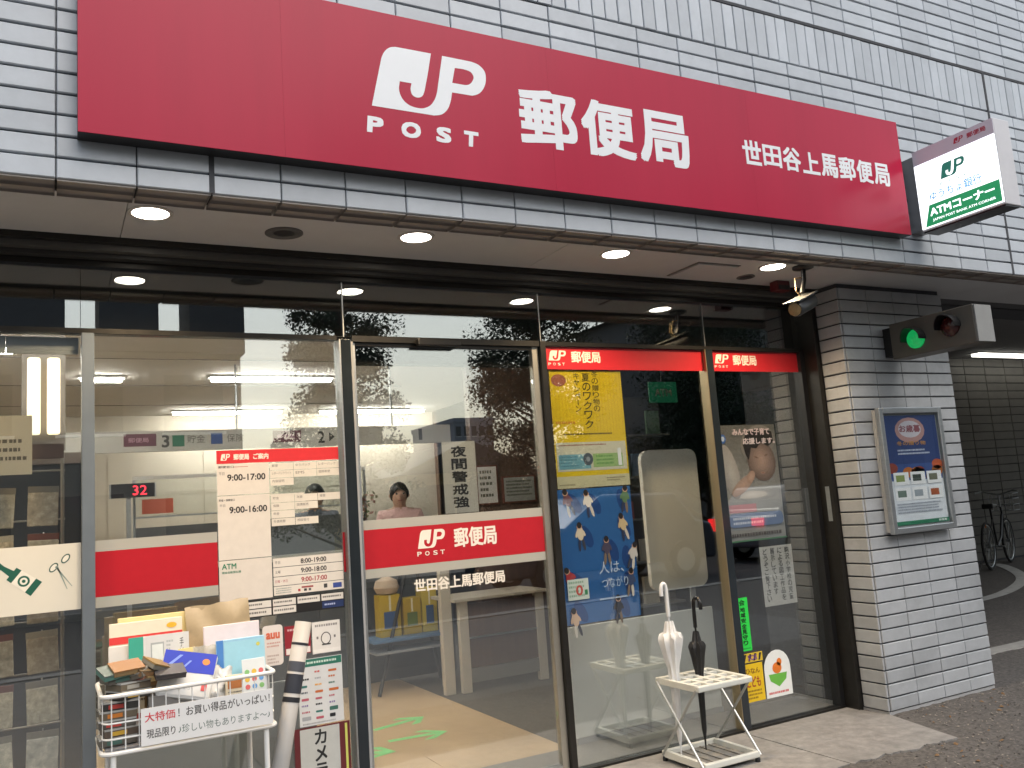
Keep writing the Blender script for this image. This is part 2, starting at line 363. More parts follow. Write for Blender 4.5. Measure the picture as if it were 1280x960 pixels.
# ================================================================== POST OFFICE BUILDING
bld = thing('post_office_building', 'grey tiled building front above the red sign and shop windows', 'building', (2, F+.1, 2.4))
core = MB()
core.box(-6, 9.5, F+.012, 3.9, 2.52, 9.5, GROUT)
wall = core.build('fascia_wall', bld)
def tile_mesh(name, wd, hh, dp, M, bev=.003):
    mb = MB(); b = bev
    o = [(-wd/2, -hh/2), (wd/2, -hh/2), (wd/2, hh/2), (-wd/2, hh/2)]; i = [(-wd/2+b, -hh/2+b), (wd/2-b, -hh/2+b), (wd/2-b, hh/2-b), (-wd/2+b, hh/2-b)]
    vs = [(x, dp, z) for x, z in o]+[(x, b, z) for x, z in o]+[(x, 0, z) for x, z in i]
    fs = [(8, 9, 10, 11)]+[(4+k, 4+(k+1) % 4, 8+(k+1) % 4, 8+k) for k in range(4)]+[(k, (k+1) % 4, 4+(k+1) % 4, 4+k) for k in range(4)]
    mb.add(vs, fs, M); me = mb.build(name); d = me.data; bpy.data.objects.remove(me); return d
T_STR = tile_mesh('tile', .2312, .0642, .016, TILE); T_SOL = tile_mesh('tile', .0668, .236, .016, TILE)
rest = MB()
def place_tile(me, x, y, z, parent, rot=0, jit=True, rx=0):
    o = bpy.data.objects.new('tile', me); COL.objects.link(o); o.parent = parent
    base = wmat(parent).inverted()
    o.location = base @ Vector((x, y+rnd.uniform(-.0012, .0012), z))
    o.rotation_euler = (rx+rnd.uniform(-.006, .006), rnd.uniform(-.002, .002), rot+rnd.uniform(-.004, .004)); return o
def vis(x, z, ext=0):
    d = Vector((x, F, z))-Vector((0, 0, 1.275)); zz = d.dot(fw)
    if zz < .1: return False
    u = 640+1082.8*d.dot(rt)/zz; v = 480-1082.8*d.dot(up)/zz
    return -30-ext < u < 1310+ext and -25-ext < v < 985
XJ = [.014+.235*k for k in range(-22, 40)]
SX0, SX1, SZ0, SZ1 = .074, 3.993, 2.526, 3.152
ntile = 0
def row(zc, me, pitch, wd, xs):
    global ntile
    for x in xs:
        cx = x+pitch/2
        if SX0+.01 < cx-wd/2 and cx+wd/2 < SX1-.01 and SZ0+.01 < zc-.035 and zc+.035 < SZ1-.01: continue
        if vis(cx, zc): place_tile(me, cx, F, zc, wall); ntile += 1
        else:
            h = .0635 if wd > .1 else .229
            rest.box(cx-wd/2, cx+wd/2, F, F+.014, zc-h/2, zc+h/2, TILE)
z = 3.398-.072*14+.036
for k in range(14): row(z+.072*k, T_STR, .235, .2285, XJ)
SXJ = [.014+.0705*k for k in range(-70, 130)]
row(3.398+.1225, T_SOL, .0705, .0645, SXJ)
for k in range(14): row(3.398+.245+.008+.036+.072*k, T_STR, .235, .2285, XJ)
r_ = rest.build('tile_field', wall); r_['kind'] = 'stuff'
# wide dark movement joints at x=.484 and x=4.915, and above the soldier course
for xj in (.484, 4.95): bx('movement_joint', xj-.009, xj+.009, F-.002, F+.012, 2.395, 3.64, GROUT, bld)
bx('movement_joint', -5, 9, F-.0015, F+.012, 3.641, 3.655, GROUT, bld)
# soffit lip: two courses of tiles seen from below
lip = MB().box(-6, 9.5, F+.018, 3.098, 2.408, 2.52, GROUT).build('lip', bld)
T_LIP = tile_mesh('tile', .2285, .070, .012, mat('lip_tile_shaded', (.30, .27, .245), .5, noise=.08, nscale=9, objvar=.12))  # same tile as the facade, underside shade put into its colour
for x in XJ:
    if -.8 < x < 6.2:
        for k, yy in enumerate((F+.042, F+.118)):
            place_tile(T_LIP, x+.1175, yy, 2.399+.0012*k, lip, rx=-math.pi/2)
bx('upper_slab', -6, 9.5, 3.098, 4.06, 2.44, 2.52, GROUT, bld)

# canopy ceiling: painted boards between the lip and the shutter rail, running right over the alley mouth
cc = struct(bpy.data.objects.new('canopy_ceiling', None)); COL.objects.link(cc)
xs = [-3.4, -1.58, .24, 2.06, 3.34, 5.16, 7.0]
for a, b in zip(xs, xs[1:]): bx('board', a+.0015, b-.0015, 3.099, 3.58, 2.418, 2.439, SOFFIT, cc)
bx('board', 4.05, 7.0, 3.5835, 3.70, 2.4185, 2.4395, mat('soffit_dark', (.09, .09, .095), .7, noise=.1), cc)
# ceiling hatch, dark hatch border
h = thing('ceiling_hatch', 'square flush access hatch in the canopy ceiling right of the downlights', 'hatch', (3.05, 3.4, 2.418))
bx('border', 2.88, 3.16, 3.27, 3.53, 2.414, 2.4175, mat('hatch_edge', (.2, .19, .18), .6), h); bx('panel', 2.89, 3.15, 3.28, 3.52, 2.408, 2.4138, SOFFIT, h, bevel=.002)
# shutter rail along the glass head
rl = thing('shutter_rail', 'dark grooved shutter rail running along the top of the glass front', 'rail', (2, 3.6, 2.33))
bx('channel', -1.7, 4.0, 3.582, 3.612, 2.395, 2.435, DARKFRAME, rl)
bx('channel', -1.7, 4.0, 3.615, 3.655, 2.372, 2.436, mat('rail_brown', (.13, .125, .115), .4, metal=.4, noise=.1), rl)
bx('channel', -1.7, 4.0, 3.658, 3.700, 2.355, 2.436, mat('rail_dark', (.05, .048, .045), .4, noise=.1), rl)
bx('head_track', -1.7, 4.0, 3.703, 3.757, 2.330, 2.436, DARKFRAME, rl)

# ================================================================== TILED PILLAR
pil = thing('tiled_pillar', 'grey tiled pillar with beige lit side at the right end of the glass', 'pillar', (4.5, 3.6, 0))
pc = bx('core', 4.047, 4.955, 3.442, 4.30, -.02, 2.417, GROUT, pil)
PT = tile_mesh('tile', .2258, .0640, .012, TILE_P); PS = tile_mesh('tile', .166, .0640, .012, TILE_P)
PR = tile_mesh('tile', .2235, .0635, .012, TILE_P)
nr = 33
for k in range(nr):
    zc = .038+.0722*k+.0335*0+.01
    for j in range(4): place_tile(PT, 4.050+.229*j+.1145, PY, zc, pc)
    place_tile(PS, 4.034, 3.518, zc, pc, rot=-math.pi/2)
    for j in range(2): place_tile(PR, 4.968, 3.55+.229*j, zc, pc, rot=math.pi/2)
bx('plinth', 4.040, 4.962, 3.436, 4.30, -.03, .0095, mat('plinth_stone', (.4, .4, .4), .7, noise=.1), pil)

# ================================================================== RED SIGN
SY = 2.872
sg = thing('shop_sign', 'long red fascia sign with white logo and post office lettering', 'sign', (2.03, SY, SZ0))
bx('casing', SX0, SX1, SY+.002, F+.001, SZ0, SZ1, BLACKMET, sg)
for a, b in ((SX0, .72), (.72, 1.82), (1.82, 2.92), (2.92, SX1)):
    bx('panel', a+.0002, b-.0002, SY-.001, SY+.0018, SZ0+.001, SZ1, SIGNRED, sg)
SW = mat('sign_white', (.80, .82, .84), .3, noise=.02)
p = Print((0, SY-.0012, 0)); p.logo(1.046, 2.769, 1.53, 3.023, SW).build('logo', sg)
for ch, a in zip('POST', (1.022, 1.155, 1.297, 1.412)): Print((0, SY-.0012, 0)).text(ch, a, 2.664, a+(.062 if ch != 'O' else .078), 2.727, SW, .045, slant=.1).build('character', sg)
for k, ch in enumerate('郵便局'):
    a = 1.671+k*.2975; Print((0, SY-.0012, 0)).text(ch, a, 2.706, a+.277, 2.958, SW, .030).build('character', sg)
for k, ch in enumerate('世田谷上馬郵便局'):
    a = 2.864+k*.1285; Print((0, SY-.0012, 0)).text(ch, a, 2.778+(.006 if ch == '田' else 0), a+.118, 2.899-(.008 if ch in '田上' else 0), SW, .026).build('character', sg)

# ================================================================== PROJECTING ATM SIGN
at = thing('projecting_sign', 'lit white and green bank ATM box sign projecting from the wall', 'sign', (4.13, 2.65, 2.55))
HOUSE = mat('sign_housing', (.62, .61, .63), .4, noise=.05)
bx('housing', 4.075, 4.20, 2.405, 2.862, 2.545, 2.985, HOUSE, at, bevel=.004)
bx('bracket', 4.09, 4.185, 2.863, F+.002, 2.56, 2.97, mat('bracket_grey', (.25, .25, .26), .4, metal=.5), at)
bx('bottom_tray', 4.08, 4.195, 2.41, 2.858, 2.537, 2.5445, BLACKMET, at)
bx('header_panel', 4.070, 4.0748, 2.407, 2.86, 2.905, 2.983, mat('header_lilac', (.74, .71, .77), .45), at)
LIT = mat('lit_white', (.93, .96, 1.0), .4, emit=1.05)
LITG = mat('lit_green', (.012, .22, .085), .4, emit=.65); LITB = mat('lit_blue', (.10, .35, .62), .4, emit=.5); LITK = mat('lit_teal', (.02, .20, .15), .4, emit=.3)
bx('lit_panel', 4.0695, 4.0747, 2.409, 2.858, 2.556, 2.903, LIT, at)
p = Print((4.0694, 0, 0), u=(0, -1, 0))
def y2(u): return -u
p.poly([(-2.835, 2.562), (-2.415, 2.562), (-2.415, 2.672), (-2.800, 2.672)], LITG).up()
p.text('ATMコーナー', -2.80, 2.610, -2.445, 2.656, LIT, .03).text('JAPAN POST BANK ATM CORNER', -2.79, 2.578, -2.445, 2.595, LIT, .01)
p.text('ゆうちょ銀行', -2.79, 2.690, -2.50, 2.738, LITB, .012)
p.logo(-2.715, 2.782, -2.575, 2.860, LITK)
for ch, a in zip('BANK', (-2.722, -2.675, -2.63, -2.588)): p.text(ch, a, 2.752, a+.014, 2.768, LITK, .0)
p.build('lettering', at)
p = Print((4.0698, 0, 0), u=(0, -1, 0)); p.logo(-2.62, 2.935, -2.565, 2.963, '#c2304a').text('郵便局', -2.545, 2.935, -2.445, 2.961, '#c2304a', .02).build('lettering', at)

# ================================================================== GARAGE EXIT LAMP
gl_ = thing('exit_warning_lamp', 'boxy garage exit warning lamp with one green light beside the pillar', 'warning lamp', (4.43, 3.1, 1.95))
LB = mat('lamp_box_shaded', (.10, .09, .075), .5, noise=.1)  # housing colour darkened to carry its own shading
bx('housing', 4.352, 4.50, 2.83, 3.36, 1.955, 2.165, LB, gl_, bevel=.006)
bx('end_cap', 4.356, 4.496, 2.822, 2.829, 1.96, 2.16, mat('cap_lit_grey', (.28, .28, .27), .5, noise=.06), gl_)  # paler than the housing: brightness of the street-facing end put into colour
bx('bracket', 4.38, 4.47, 3.361, PY+.003, 1.98, 2.15, BLACKMET, gl_)
def lens(yc, zc, M, nm):
    X = Matrix.Translation((4.352, yc, zc)) @ Matrix.Rotation(-math.pi/2, 4, 'Y')
    MB().lathe([(.055, 0), (.055, .012), (.048, .02), (.03, .03), (.008, .034)], M, 20, X).build(nm, gl_, smooth=True)
    hd = MB(); n = 14; vs = []; fs = []
    for k in range(n+1):
        t = math.radians(-10+200*k/n)
        for rr, dx in ((.058, 0), (.062, 0), (.062, .09-.03*abs(math.cos(t))), (.058, .09-.03*abs(math.cos(t)))):
            vs.append((4.351-dx, yc+rr*math.cos(t), zc+rr*math.sin(t)))
    for k in range(n):
        for q in range(4): fs.append((k*4+q, k*4+(q+1) % 4, (k+1)*4+(q+1) % 4, (k+1)*4+q))
    hd.add(vs, fs, BLACKMET); hd.build('hood', gl_, smooth=True)
lens(3.19, 2.045, mat('green_lens', (.006, .24, .06), .12, emit=.75, noise=.6, nscale=30), 'green_lens'); lens(2.97, 2.07, mat('dark_lens', (.05, .008, .008), .12), 'red_lens')

# ================================================================== POSTER CASE ON PILLAR
cs = thing('poster_case', 'aluminium framed glass poster case hanging on the tiled pillar', 'poster case', (4.45, 3.40, .94))
cx0, cx1, cz0, cz1, cy = 4.185, 4.735, .955, 1.675, 3.375
bx('back_box', cx0+.01, cx1-.01, 3.39, PY+.001, cz0+.01, cz1-.01, ALUDULL, cs)
for a, b, c, d in ((cx0, cx0+.034, cz0, cz1), (cx1-.034, cx1, cz0, cz1), (cx0+.0342, cx1-.0342, cz0, cz0+.034), (cx0+.0342, cx1-.0342, cz1-.034, cz1)):
    bx('frame_bar', a, b, cy-.006, 3.4, c, d, ALU, cs, bevel=.004)
a0, a1, b0, b1 = cx0+.045, cx1-.045, cz0+.045, cz1-.045
p = Print((0, 3.389, 0)); W_, H_ = a1-a0, b1-b0
q = lambda u, v: (a0+u*W_, b0+v*H_)
p.rect(a0, b0, a1, b1, '#dfe3ea').up(); p.rect(*q(0, .55), *q(1, 1), '#2b3f74').rect(*q(0, .40), *q(1, .55), '#38518c').up()
for k in range(9): p.ell(*q(rnd.random()*.9+.05, .42+rnd.random()*.12), .05, .03, rnd.choice(['#c25b36', '#b9692f', '#8d3c2c', '#4661a8']))
p.up().ell(*q(.48, .86), .13, .075, '#b78d8a').up().ell(*q(.48, .87), .10, .05, '#cfc9d2').up()
p.text('お歳暮', *q(.28, .84), *q(.68, .91), '#8c4f5a', .03).text('冬の贈り物', *q(.2, .72), *q(.75, .76), '#b8874f', .02)
p.lines(*q(.2, .63), *q(.8, .69), 2, '#c4cbe0', 5)
for i in range(3):
    for j in range(2):
        p.up().rect(*q(.06+i*.31, .22+j*.14), *q(.34+i*.31, .335+j*.14), '#f0f0f2').up(); p.rect(*q(.10+i*.31, .25+j*.14), *q(.26+i*.31, .31+j*.14), ['#6a7a70', '#9aa2aa', '#a3542f', '#8a9a5a', '#404a44', '#6d6f5c'][i+3*j])
p.lines(*q(.06, .10), *q(.94, .2), 4, '#9aa0ad', 8); p.rect(*q(0, 0), *q(1, .035), '#2f7a5a').up().text('郵便局', *q(.8, .008), *q(.95, .027), '#eef4f0', .02)
p.build('poster', cs)
bx('glass_pane', cx0+.03, cx1-.03, 3.380, 3.383, cz0+.03, cz1-.03, GLASSD, cs)

# ================================================================== DOWNLIGHTS
LENSM = mat('downlight_lens', (1.0, .93, .82), .4, emit=9.0)
RIM = mat('downlight_rim', (.55, .53, .50), .4)
spots = [(-.69, 3.26, 'above the left window edge of the frame'), (.32, 3.26, 'nearest the left, over the stationery rack'), (1.357, 3.27, 'over the sliding door'), (2.366, 3.258, 'over the tall posters'), (3.36, 3.245, 'rightmost, beside the security camera')]
for x, y, s_ in spots:
    t = thing('downlight', 'lit round recessed downlight in the canopy ceiling, ' + s_, 'downlight', (x, y, 2.418), 'canopy downlights')
    X = Matrix.Translation((x, y, 2.4178)) @ Matrix.Rotation(math.pi, 4, 'X')
    MB().lathe([(.078, -.001), (.078, .003), (.070, .006), (.064, .0045), (.064, .001)], RIM, 28, X).build('rim', t, smooth=True)
    MB().lathe([(.063, 0.001), (.063, .004), (.045, .007), (.01, .008)], LENSM, 24, X).build('lens', t, smooth=True)
    L_ = bpy.data.lights.new('downlight_beam', 'SPOT'); L_.energy = 46; L_.spot_size = math.radians(140); L_.spot_blend = .6; L_.color = (1, .73, .43); L_.shadow_soft_size = .06
    lo = bpy.data.objects.new('downlight_beam', L_); COL.objects.link(lo); lo.location = (x, y, 2.400); attach(lo, t)
for x, y, s_ in ((.826, 3.36, 'between the two left downlights'), (3.36, 3.45, 'behind the rightmost downlight')):
    t = thing('ceiling_speaker', 'dark round unlit recess in the canopy ceiling, ' + s_, 'ceiling recess', (x, y, 2.418))
    X = Matrix.Translation((x, y, 2.4178)) @ Matrix.Rotation(math.pi, 4, 'X'); rr = .075 if x < 1 else .05
    MB().lathe([(rr, -.001), (rr, .004), (rr-.008, .006), (rr-.012, .003)], mat('recess_rim', (.10, .10, .10), .5), 28, X).build('rim', t, smooth=True)
    MB().lathe([(rr-.013, 0), (rr-.013, .002), (.03, .0035)], BLACKMET, 24, X).build('grille', t, smooth=True)

# ================================================================== SECURITY CAMERA
sc_ = thing('security_camera', 'dark security camera hanging from the canopy ceiling near the pillar', 'security camera', (3.53, 3.2, 2.418))
MB().lathe([(.055, 0), (.055, -.012), (.03, -.02)], BLACKMET, 20, Matrix.Translation((3.53, 3.2, 2.4178))).build('mount', sc_, smooth=True)
MB().tube([(3.53, 3.2, 2.40), (3.525, 3.2, 2.34), (3.50, 3.2, 2.27)], .013, BLACKMET, 10).build('arm', sc_, smooth=True)
MB().tube([(3.54, 3.2, 2.36), (3.47, 3.21, 2.35), (3.46, 3.2, 2.28), (3.50, 3.2, 2.24)], .004, mat('cable_gold', (.35, .25, .12), .4), 6).build('cable', sc_, smooth=True)
dcam = (Vector((3.30, 3.12, 2.135))-Vector((3.57, 3.21, 2.235))).normalized()
X = Matrix.Translation((3.57, 3.21, 2.235)) @ dcam.to_track_quat('Z', 'Y').to_matrix().to_4x4()
MB().lathe([(.038, 0), (.042, .01), (.042, .20), (.036, .215)], mat('camera_black', (.03, .032, .035), .35), 18, X).build('body', sc_, smooth=True)
MB().lathe([(.034, .2155), (.034, .222), (.026, .223)], mat('camera_brass', (.30, .22, .12), .25, metal=.8), 18, X).build('lens_ring', sc_, smooth=True)
Y_ = X.copy(); mb = MB()
for k in range(9):
    pass
mb.box(-.048, .048, .038, .044, -.01, .24, mat('camera_visor', (.06, .065, .07), .4), X); mb.build('visor', sc_)
t = thing('door_sensor', 'small dark red sensor under the canopy left of the security camera', 'sensor', (3.62, 3.5, 2.4))
bx('body', 3.60, 3.70, 3.46, 3.52, 2.36, 2.4178, mat('sensor_red', (.10, .012, .015), .35), t, bevel=.006); bx('window', 3.61, 3.69, 3.457, 3.4598, 2.365, 2.39, BLACKMET, t)

# ================================================================== GLASS FRONT
gf = thing('glass_storefront', 'full height glass shopfront with dark frames below the canopy', 'shopfront', (1.5, G, 0))
def pane(name, x0, x1, z0, z1, parent): return bx(name, x0, x1, GO, GI, z0, z1, GLASS, parent)
for a, b in ((-1.6, .103), (.105, 1.165), (1.169, 2.19), (2.194, 3.262), (3.266, 4.0)): pane('transom_pane', a, b, 2.079, 2.330, gf)
pane('window_pane', -1.6, .106, .012, 2.058, gf); pane('window_pane', .152, 1.132, .012, 2.058, gf)
pane('window_pane', 2.200, 3.237, .012, 2.058, gf); pane('window_pane', 3.290, 4.0, .012, 2.058, gf)
bx('head_rail', -1.6, 1.128, 3.705, 3.755, 2.0585, 2.0785, DARKFRAME, gf); bx('head_rail', 2.202, 4.0, 3.705, 3.755, 2.0585, 2.0785, DARKFRAME, gf)
bx('bottom_channel', -1.6, 1.128, 3.700, 3.760, -.003, .0115, DARKFRAME, gf); bx('bottom_channel', 2.202, 4.0, 3.700, 3.760, -.003, .0115, DARKFRAME, gf)
bx('post', .1065, .1515, 3.69, 3.77, -.003, 2.058, mat('post_bluegrey', (.24, .28, .32), .3, metal=.5, noise=.06), gf, bevel=.003)
bx('post_trim', 1.1325, 1.1395, 3.688, 3.772, -.003, 2.0583, ALU, gf); bx('post_trim', 1.1865, 1.196, 3.690, 3.770, -.003, 2.05, ALUDULL, gf); bx('post', 1.140, 1.186, 3.688, 3.772, -.003, 2.058, mat('post_black', (.020, .026, .032), .08, noise=.1), gf, bevel=.003)
bx('post', 2.166, 2.1995, 3.690, 3.77, -.003, 2.0785, DARKFRAME, gf, bevel=.003)
bx('post', 3.2375, 3.2895, 3.700, 3.76, .012, 2.0584, mat('post_black'[:], 0), gf)
bx('post_trim', 3.232, 3.2372, 3.697, 3.76, .012, 2.058, mat('brass_trim', (.35, .28, .17), .35, metal=.7), gf)
bx('post', 4.0005, 4.034, 3.604, 3.77, -.01, 2.417, DARKFRAME, gf, bevel=.003)
bx('post', 3.965, 3.9998, 3.70, 3.76, .012, 2.058, BLACKMET, gf)
bx('lock_plate', 4.0, 4.0004, 3.63, 3.66, 1.05, 1.25, ALU, gf)
# transom verticals
for x in (1.167, 2.192, 3.264): bx('glass_joint', x-.0025, x+.0025, GO-.001, GI-.001, 2.079, 2.33, ALU, gf)

# sliding door
sd_ = thing('sliding_door', 'automatic glass sliding door with a red logo band across it', 'door', (1.68, G, 0))
pane('pane', 1.214, 2.128, .05, 2.035, sd_)
bx('stile', 1.1965, 1.2135, 3.712, 3.748, .005, 2.05, ALU, sd_, bevel=.002); bx('stile', 2.1285, 2.1655, 3.712, 3.748, .005, 2.05, mat('door_stile', (.40, .38, .33), .35, metal=.7, noise=.08), sd_, bevel=.002)
bx('rail', 1.214, 2.128, 3.712, 3.748, .005, .0495, ALU, sd_); bx('rail', 1.214, 2.128, 3.712, 3.748, 2.0355, 2.05, DARKFRAME, sd_)
hd = thing('door_operator', 'dark track housing with a motion sensor above the sliding door', 'door operator', (1.68, 3.7, 2.05))
bx('track', 1.1965, 2.1655, 3.695, 3.765, 2.0505, 2.0785, DARKFRAME, hd); bx('motion_sensor', 1.50, 1.72, 3.66, 3.6945, 2.035, 2.068, BLACKMET, hd, bevel=.006)
RED, FROST = '#b3202c', mat('frosted_strip', (.46, .45, .40), .6, alpha=.82)
def band(parent, x0, x1):
    bx('frosted_strip', x0, x1, GO-.0009, GO-.0004, 1.2105, 1.252, FROST, parent); bx('frosted_strip', x0, x1, GO-.0009, GO-.0004, 1.000, 1.0395, FROST, parent)
    bx('red_band', x0, x1, GO-.0011, GO-.0004, 1.040, 1.210, ink(RED, .3), parent)
band(sd_, 1.215, 2.127); band(gf, .1525, .600); bx('red_band', 1.122, 1.1315, GO-.0011, GO-.0004, 1.04, 1.21, ink(RED, .3), gf)
CW = '#e9e2d6'
p = Print((0, GO-.0012, 0)); p.logo(1.467, 1.108, 1.603, 1.190, CW).text('郵便局', 1.647, 1.098, 1.868, 1.188, CW, .025)
for ch, a in zip('POST', (1.462, 1.50, 1.54, 1.575)): p.text(ch, a, 1.075, a+.022, 1.095, CW, .02)
p.build('logo', sd_)
Print((0, GO-.0006, 0)).text('世田谷上馬郵便局', 1.440, .918, 1.897, .975, CW, .025).build('lettering', sd_)

# top red strips (inside the glass)
for x0, x1, s_ in ((2.2, 3.232, 'above the yellow poster, the wider of two'), (3.291, 3.964, 'next to the pillar, the narrower of two')):
    t = thing('header_strip', 'red header strip with white lettering ' + s_, 'header sign', ((x0+x1)/2, GI, 1.94))
    bx('strip', x0, x1, GO-.0014, GO-.0004, 1.94, 2.056, ink('#c2262f', .35), t)
    p = Print((0, GO-.0014, 0), step=0); p.d = .0003; e = x0+.03
    p.logo(e, 1.985, e+.105, 2.038, CW).text('郵便局', e+.135, 1.975, e+.315, 2.036, CW, .025)
    for ch, a in zip('POST', (0, .028, .056, .082)): p.text(ch, e+a-.004, 1.96, e+a+.012, 1.974, CW, .02)
    p.build('lettering', t)
# ================================================================== NOTICES AND POSTERS
PAPER = mat('paper_white', (.74, .72, .68), .6, noise=.03); 
# opening hours panel
hp, p = board('opening_hours_panel', 'white opening hours panel with red header on the left window', 'notice board', .604, 1.118, .968, 1.582, GO-.0015, .001, glass('acrylic', .03))
p.rect(.604, 1.527, 1.118, 1.582, '#cf2a30'); p.rect(.604, 1.255, .815, 1.524, '#d8d0c6').rect(.604, 1.118-.0, .815, 1.395, '#d8d0c6') if False else p.rect(.604, 1.397, .815, 1.5255, '#d8d0c6')
p.rect(.604, 1.135, .815, 1.394, '#d8d0c6').rect(.604, .968, .815, 1.132, '#d8d0c6')
LA = [(.820, 1.4915, 3), (.820, 1.459, 3), (.820, 1.4265, 1), (.820, 1.355, 3), (.820, 1.3225, 2), (.820, 1.29, 1), (.820, 1.2575, 2)]
for x, zz, n in LA:
    for k in range(n): p.rect(x+k*.1, zz, x+k*.1+.098, zz+.0305, '#d9d2c6')
p.rect(.818, 1.385, .96, 1.391, '#d9d2c6')
for k in range(4): p.rect(.820, .972+k*.0385, 1.118, .972+k*.0385+.036, '#dcd5cb')
p.up()
p.logo(.62, 1.540, .658, 1.567, CW).text('郵便局', .672, 1.541, .735, 1.566, CW, .03).text('ご案内', .752, 1.541, .815, 1.566, CW, .03)
p.text('郵便窓口', .61, 1.508, .672, 1.518, '#3a3431', .01).rect(.672, 1.511, .73, 1.513, '#b44')
p.text('平日', .612, 1.480, .634, 1.492, '#5a5451', .0).text('9:00-17:00', .645, 1.455, .800, 1.482, '#2b2725', .02)
p.text('貯金・保険窓口', .61, 1.372, .672, 1.382, '#3a3431', .01).text('平日', .612, 1.35, .634, 1.360, '#5a5451', .0).text('9:00-16:00', .650, 1.322, .803, 1.349, '#2b2725', .02)
p.text('ATM', .615, 1.098, .672, 1.120, '#2f7a58', .02).text('現金自動預払機', .615, 1.080, .69, 1.090, '#2f7a58', .01)
WORDS = ['郵便', 'ゆうパック', 'レターパック', 'レターパックライト', 'EMS', '国際郵便', '内容証明', '貯金', '為替', '振替', '保険', '国債販売', '年金', '外貨両替', '相談受付']
i = 0
for x, zz, n in LA:
    for k in range(n):
        s_ = WORDS[i % len(WORDS)]; i += 1
        p.text(s_, x+k*.1+.008, zz+.013, x+k*.1+.008+min(.08, .0125*len(s_)), zz+.0245, '#6a625b', .0)
for k, (s_, c) in enumerate((('9:00-17:00', '#a8484a'), ('9:00-18:00', '#3a3431'), ('8:00-19:00', '#3a3431'))):
    zz = 1.0105+k*.0385; p.text(s_, .935, zz+.007, 1.045, zz+.027, c, .02).text(['日曜・休日', '土曜', '平日'][k], .827, zz+.012, .827+[.05, .022, .022][k], zz+.024, c, .0)
p.lines(.828, .977, .895, 1.003, 3, '#9aa09a', 4); p.rect(1.07, .979, 1.108, 1.0, '#3a4d92').rect(.92, .98, .93, .99, '#a33').rect(.935, .992, .985, .999, '#944')
p.rect(.945, .979, .957, .989, '#333').rect(.965, .979, .975, .989, '#555').rect(1.03, .983, 1.045, 1.0, '#444')
p.build('lettering', hp)
# sheet carries only opaque cells; make sub-panels around
# small white plates and stickers below the panel
def sticker(name, label, cat, x0, x1, z0, z1, col, y=GO-.0012, group=None, round_=0):
    t = thing(name, label, cat, ((x0+x1)/2, y, z0), group)
    if round_:
        pp = Print((0, y, 0)); pp.d = 0; pp.rrect(x0, z0, x1, z1, round_, col); o = pp.build('backing', t)
        sm = o.modifiers.new('thick', 'SOLIDIFY'); sm.thickness = .0006; sm.offset = -1
    else: bx('backing', x0, x1, y, y+.0007, z0, z1, ink(col), t)
    return t, Print((0, y, 0))
t, p = sticker('service_plate', 'row of small white service labels under the opening hours panel', 'label', .70, 1.118, .893, .962, '#1c1a1a')
for k in range(4): p.rect(.712+k*.102, .93, .712+k*.102+.095, .957, '#d8d3cc')
for k in range(3): p.rect(.712+k*.102, .898, .712+k*.102+.095, .926, '#d8d3cc' if k < 2 else '#1c1a1a')
p.rect(1.02, .898, 1.113, .926, '#24345f').up()
for k in range(4): p.lines(.717+k*.102, .938, .80+k*.102, .952, 1, '#6d6a66', k)
for k in range(2): p.lines(.717+k*.102, .905, .80+k*.102, .92, 1, '#6d6a66', k+5)
p.lines(1.03, .906, 1.10, .92, 1, '#aab4d8', 9); p.build('lettering', t)
t, p = sticker('card_sticker', 'white rounded card logo sticker with red letters beside the rack', 'sticker', .768, .850, .694, .855, '#ddd6d2', round_=.014)
p.text('auu', .782, .80, .838, .826, '#d36a4e', .03).lines(.785, .765, .84, .79, 2, '#c79a90', 2).lines(.785, .70, .835, .74, 3, '#b9a8a2', 3); p.build('lettering', t)
t, p = sticker('payment_sticker', 'dark red payment sticker behind the leaning striped tube', 'sticker', .858, .965, .725, .842, '#8f2430')
p.rect(.862, .728, .962, .752, '#e2dad6').text('d払', .90, .785, .925, .81, '#e8d8d8', .02).lines(.87, .818, .94, .834, 1, '#d8b0b4', 4); p.build('lettering', t)
t, p = sticker('pictogram_sticker', 'white square sticker with a small line drawing right of the red sticker', 'sticker', .972, 1.092, .715, .845, '#dedbd6')
p.lines(.985, .82, 1.08, .838, 1, '#8d8a88', 6).ell(1.03, .775, .022, .026, '#4a4846').up().ell(1.03, .775, .018, .022, '#dedbd6').up().rect(1.012, .748, 1.05, .753, '#3c3a38')
for a in (.99, 1.064): p.rect(a, .775, a+.008, .785, '#777472')
p.rect(.975, .717, 1.089, .733, '#e8e5e0').build('drawing', t)
t, p = sticker('payment_list', 'pale sheet of many small payment logos on the lower left window', 'notice', .908, 1.094, .432, .700, '#cfd2d4')
p.rect(.91, .668, 1.092, .698, '#2d7060').up().lines(.93, .675, 1.07, .692, 1, '#c8dcd2', 2)
cols = ['#3d6a60', '#a0a4aa', '#4a5560', '#c06a3a', '#7a6aa0', '#b05a68', '#2f6f6a', '#24262c', '#c8524a', '#e0a23a']
R5 = random.Random(5)
for j in range(8):
    for k in range(3):
        x = .918+k*.058; zz = .638-j*.0262; c = R5.choice(cols); wd = R5.uniform(.022, .042)
        if R5.random() < .55: p.lines(x, zz, x+wd, zz+.014, 1, c, j*3+k)
        else: p.rrect(x, zz, x+wd, zz+R5.uniform(.008, .016), .003, c)
p.lines(.92, .436, 1.08, .446, 1, '#9a9ea2', 7); p.build('logos', t)
t, p = sticker('camera_warning_board', 'maroon bordered white board warning of cameras, low on the left window', 'sign', .882, 1.115, .01, .428, '#5f2328', y=GO-.006)
p.rect(.905, .012, 1.07, .422, '#b7bab8').rect(1.094, .012, 1.104, .42, '#c9cf6a').up()
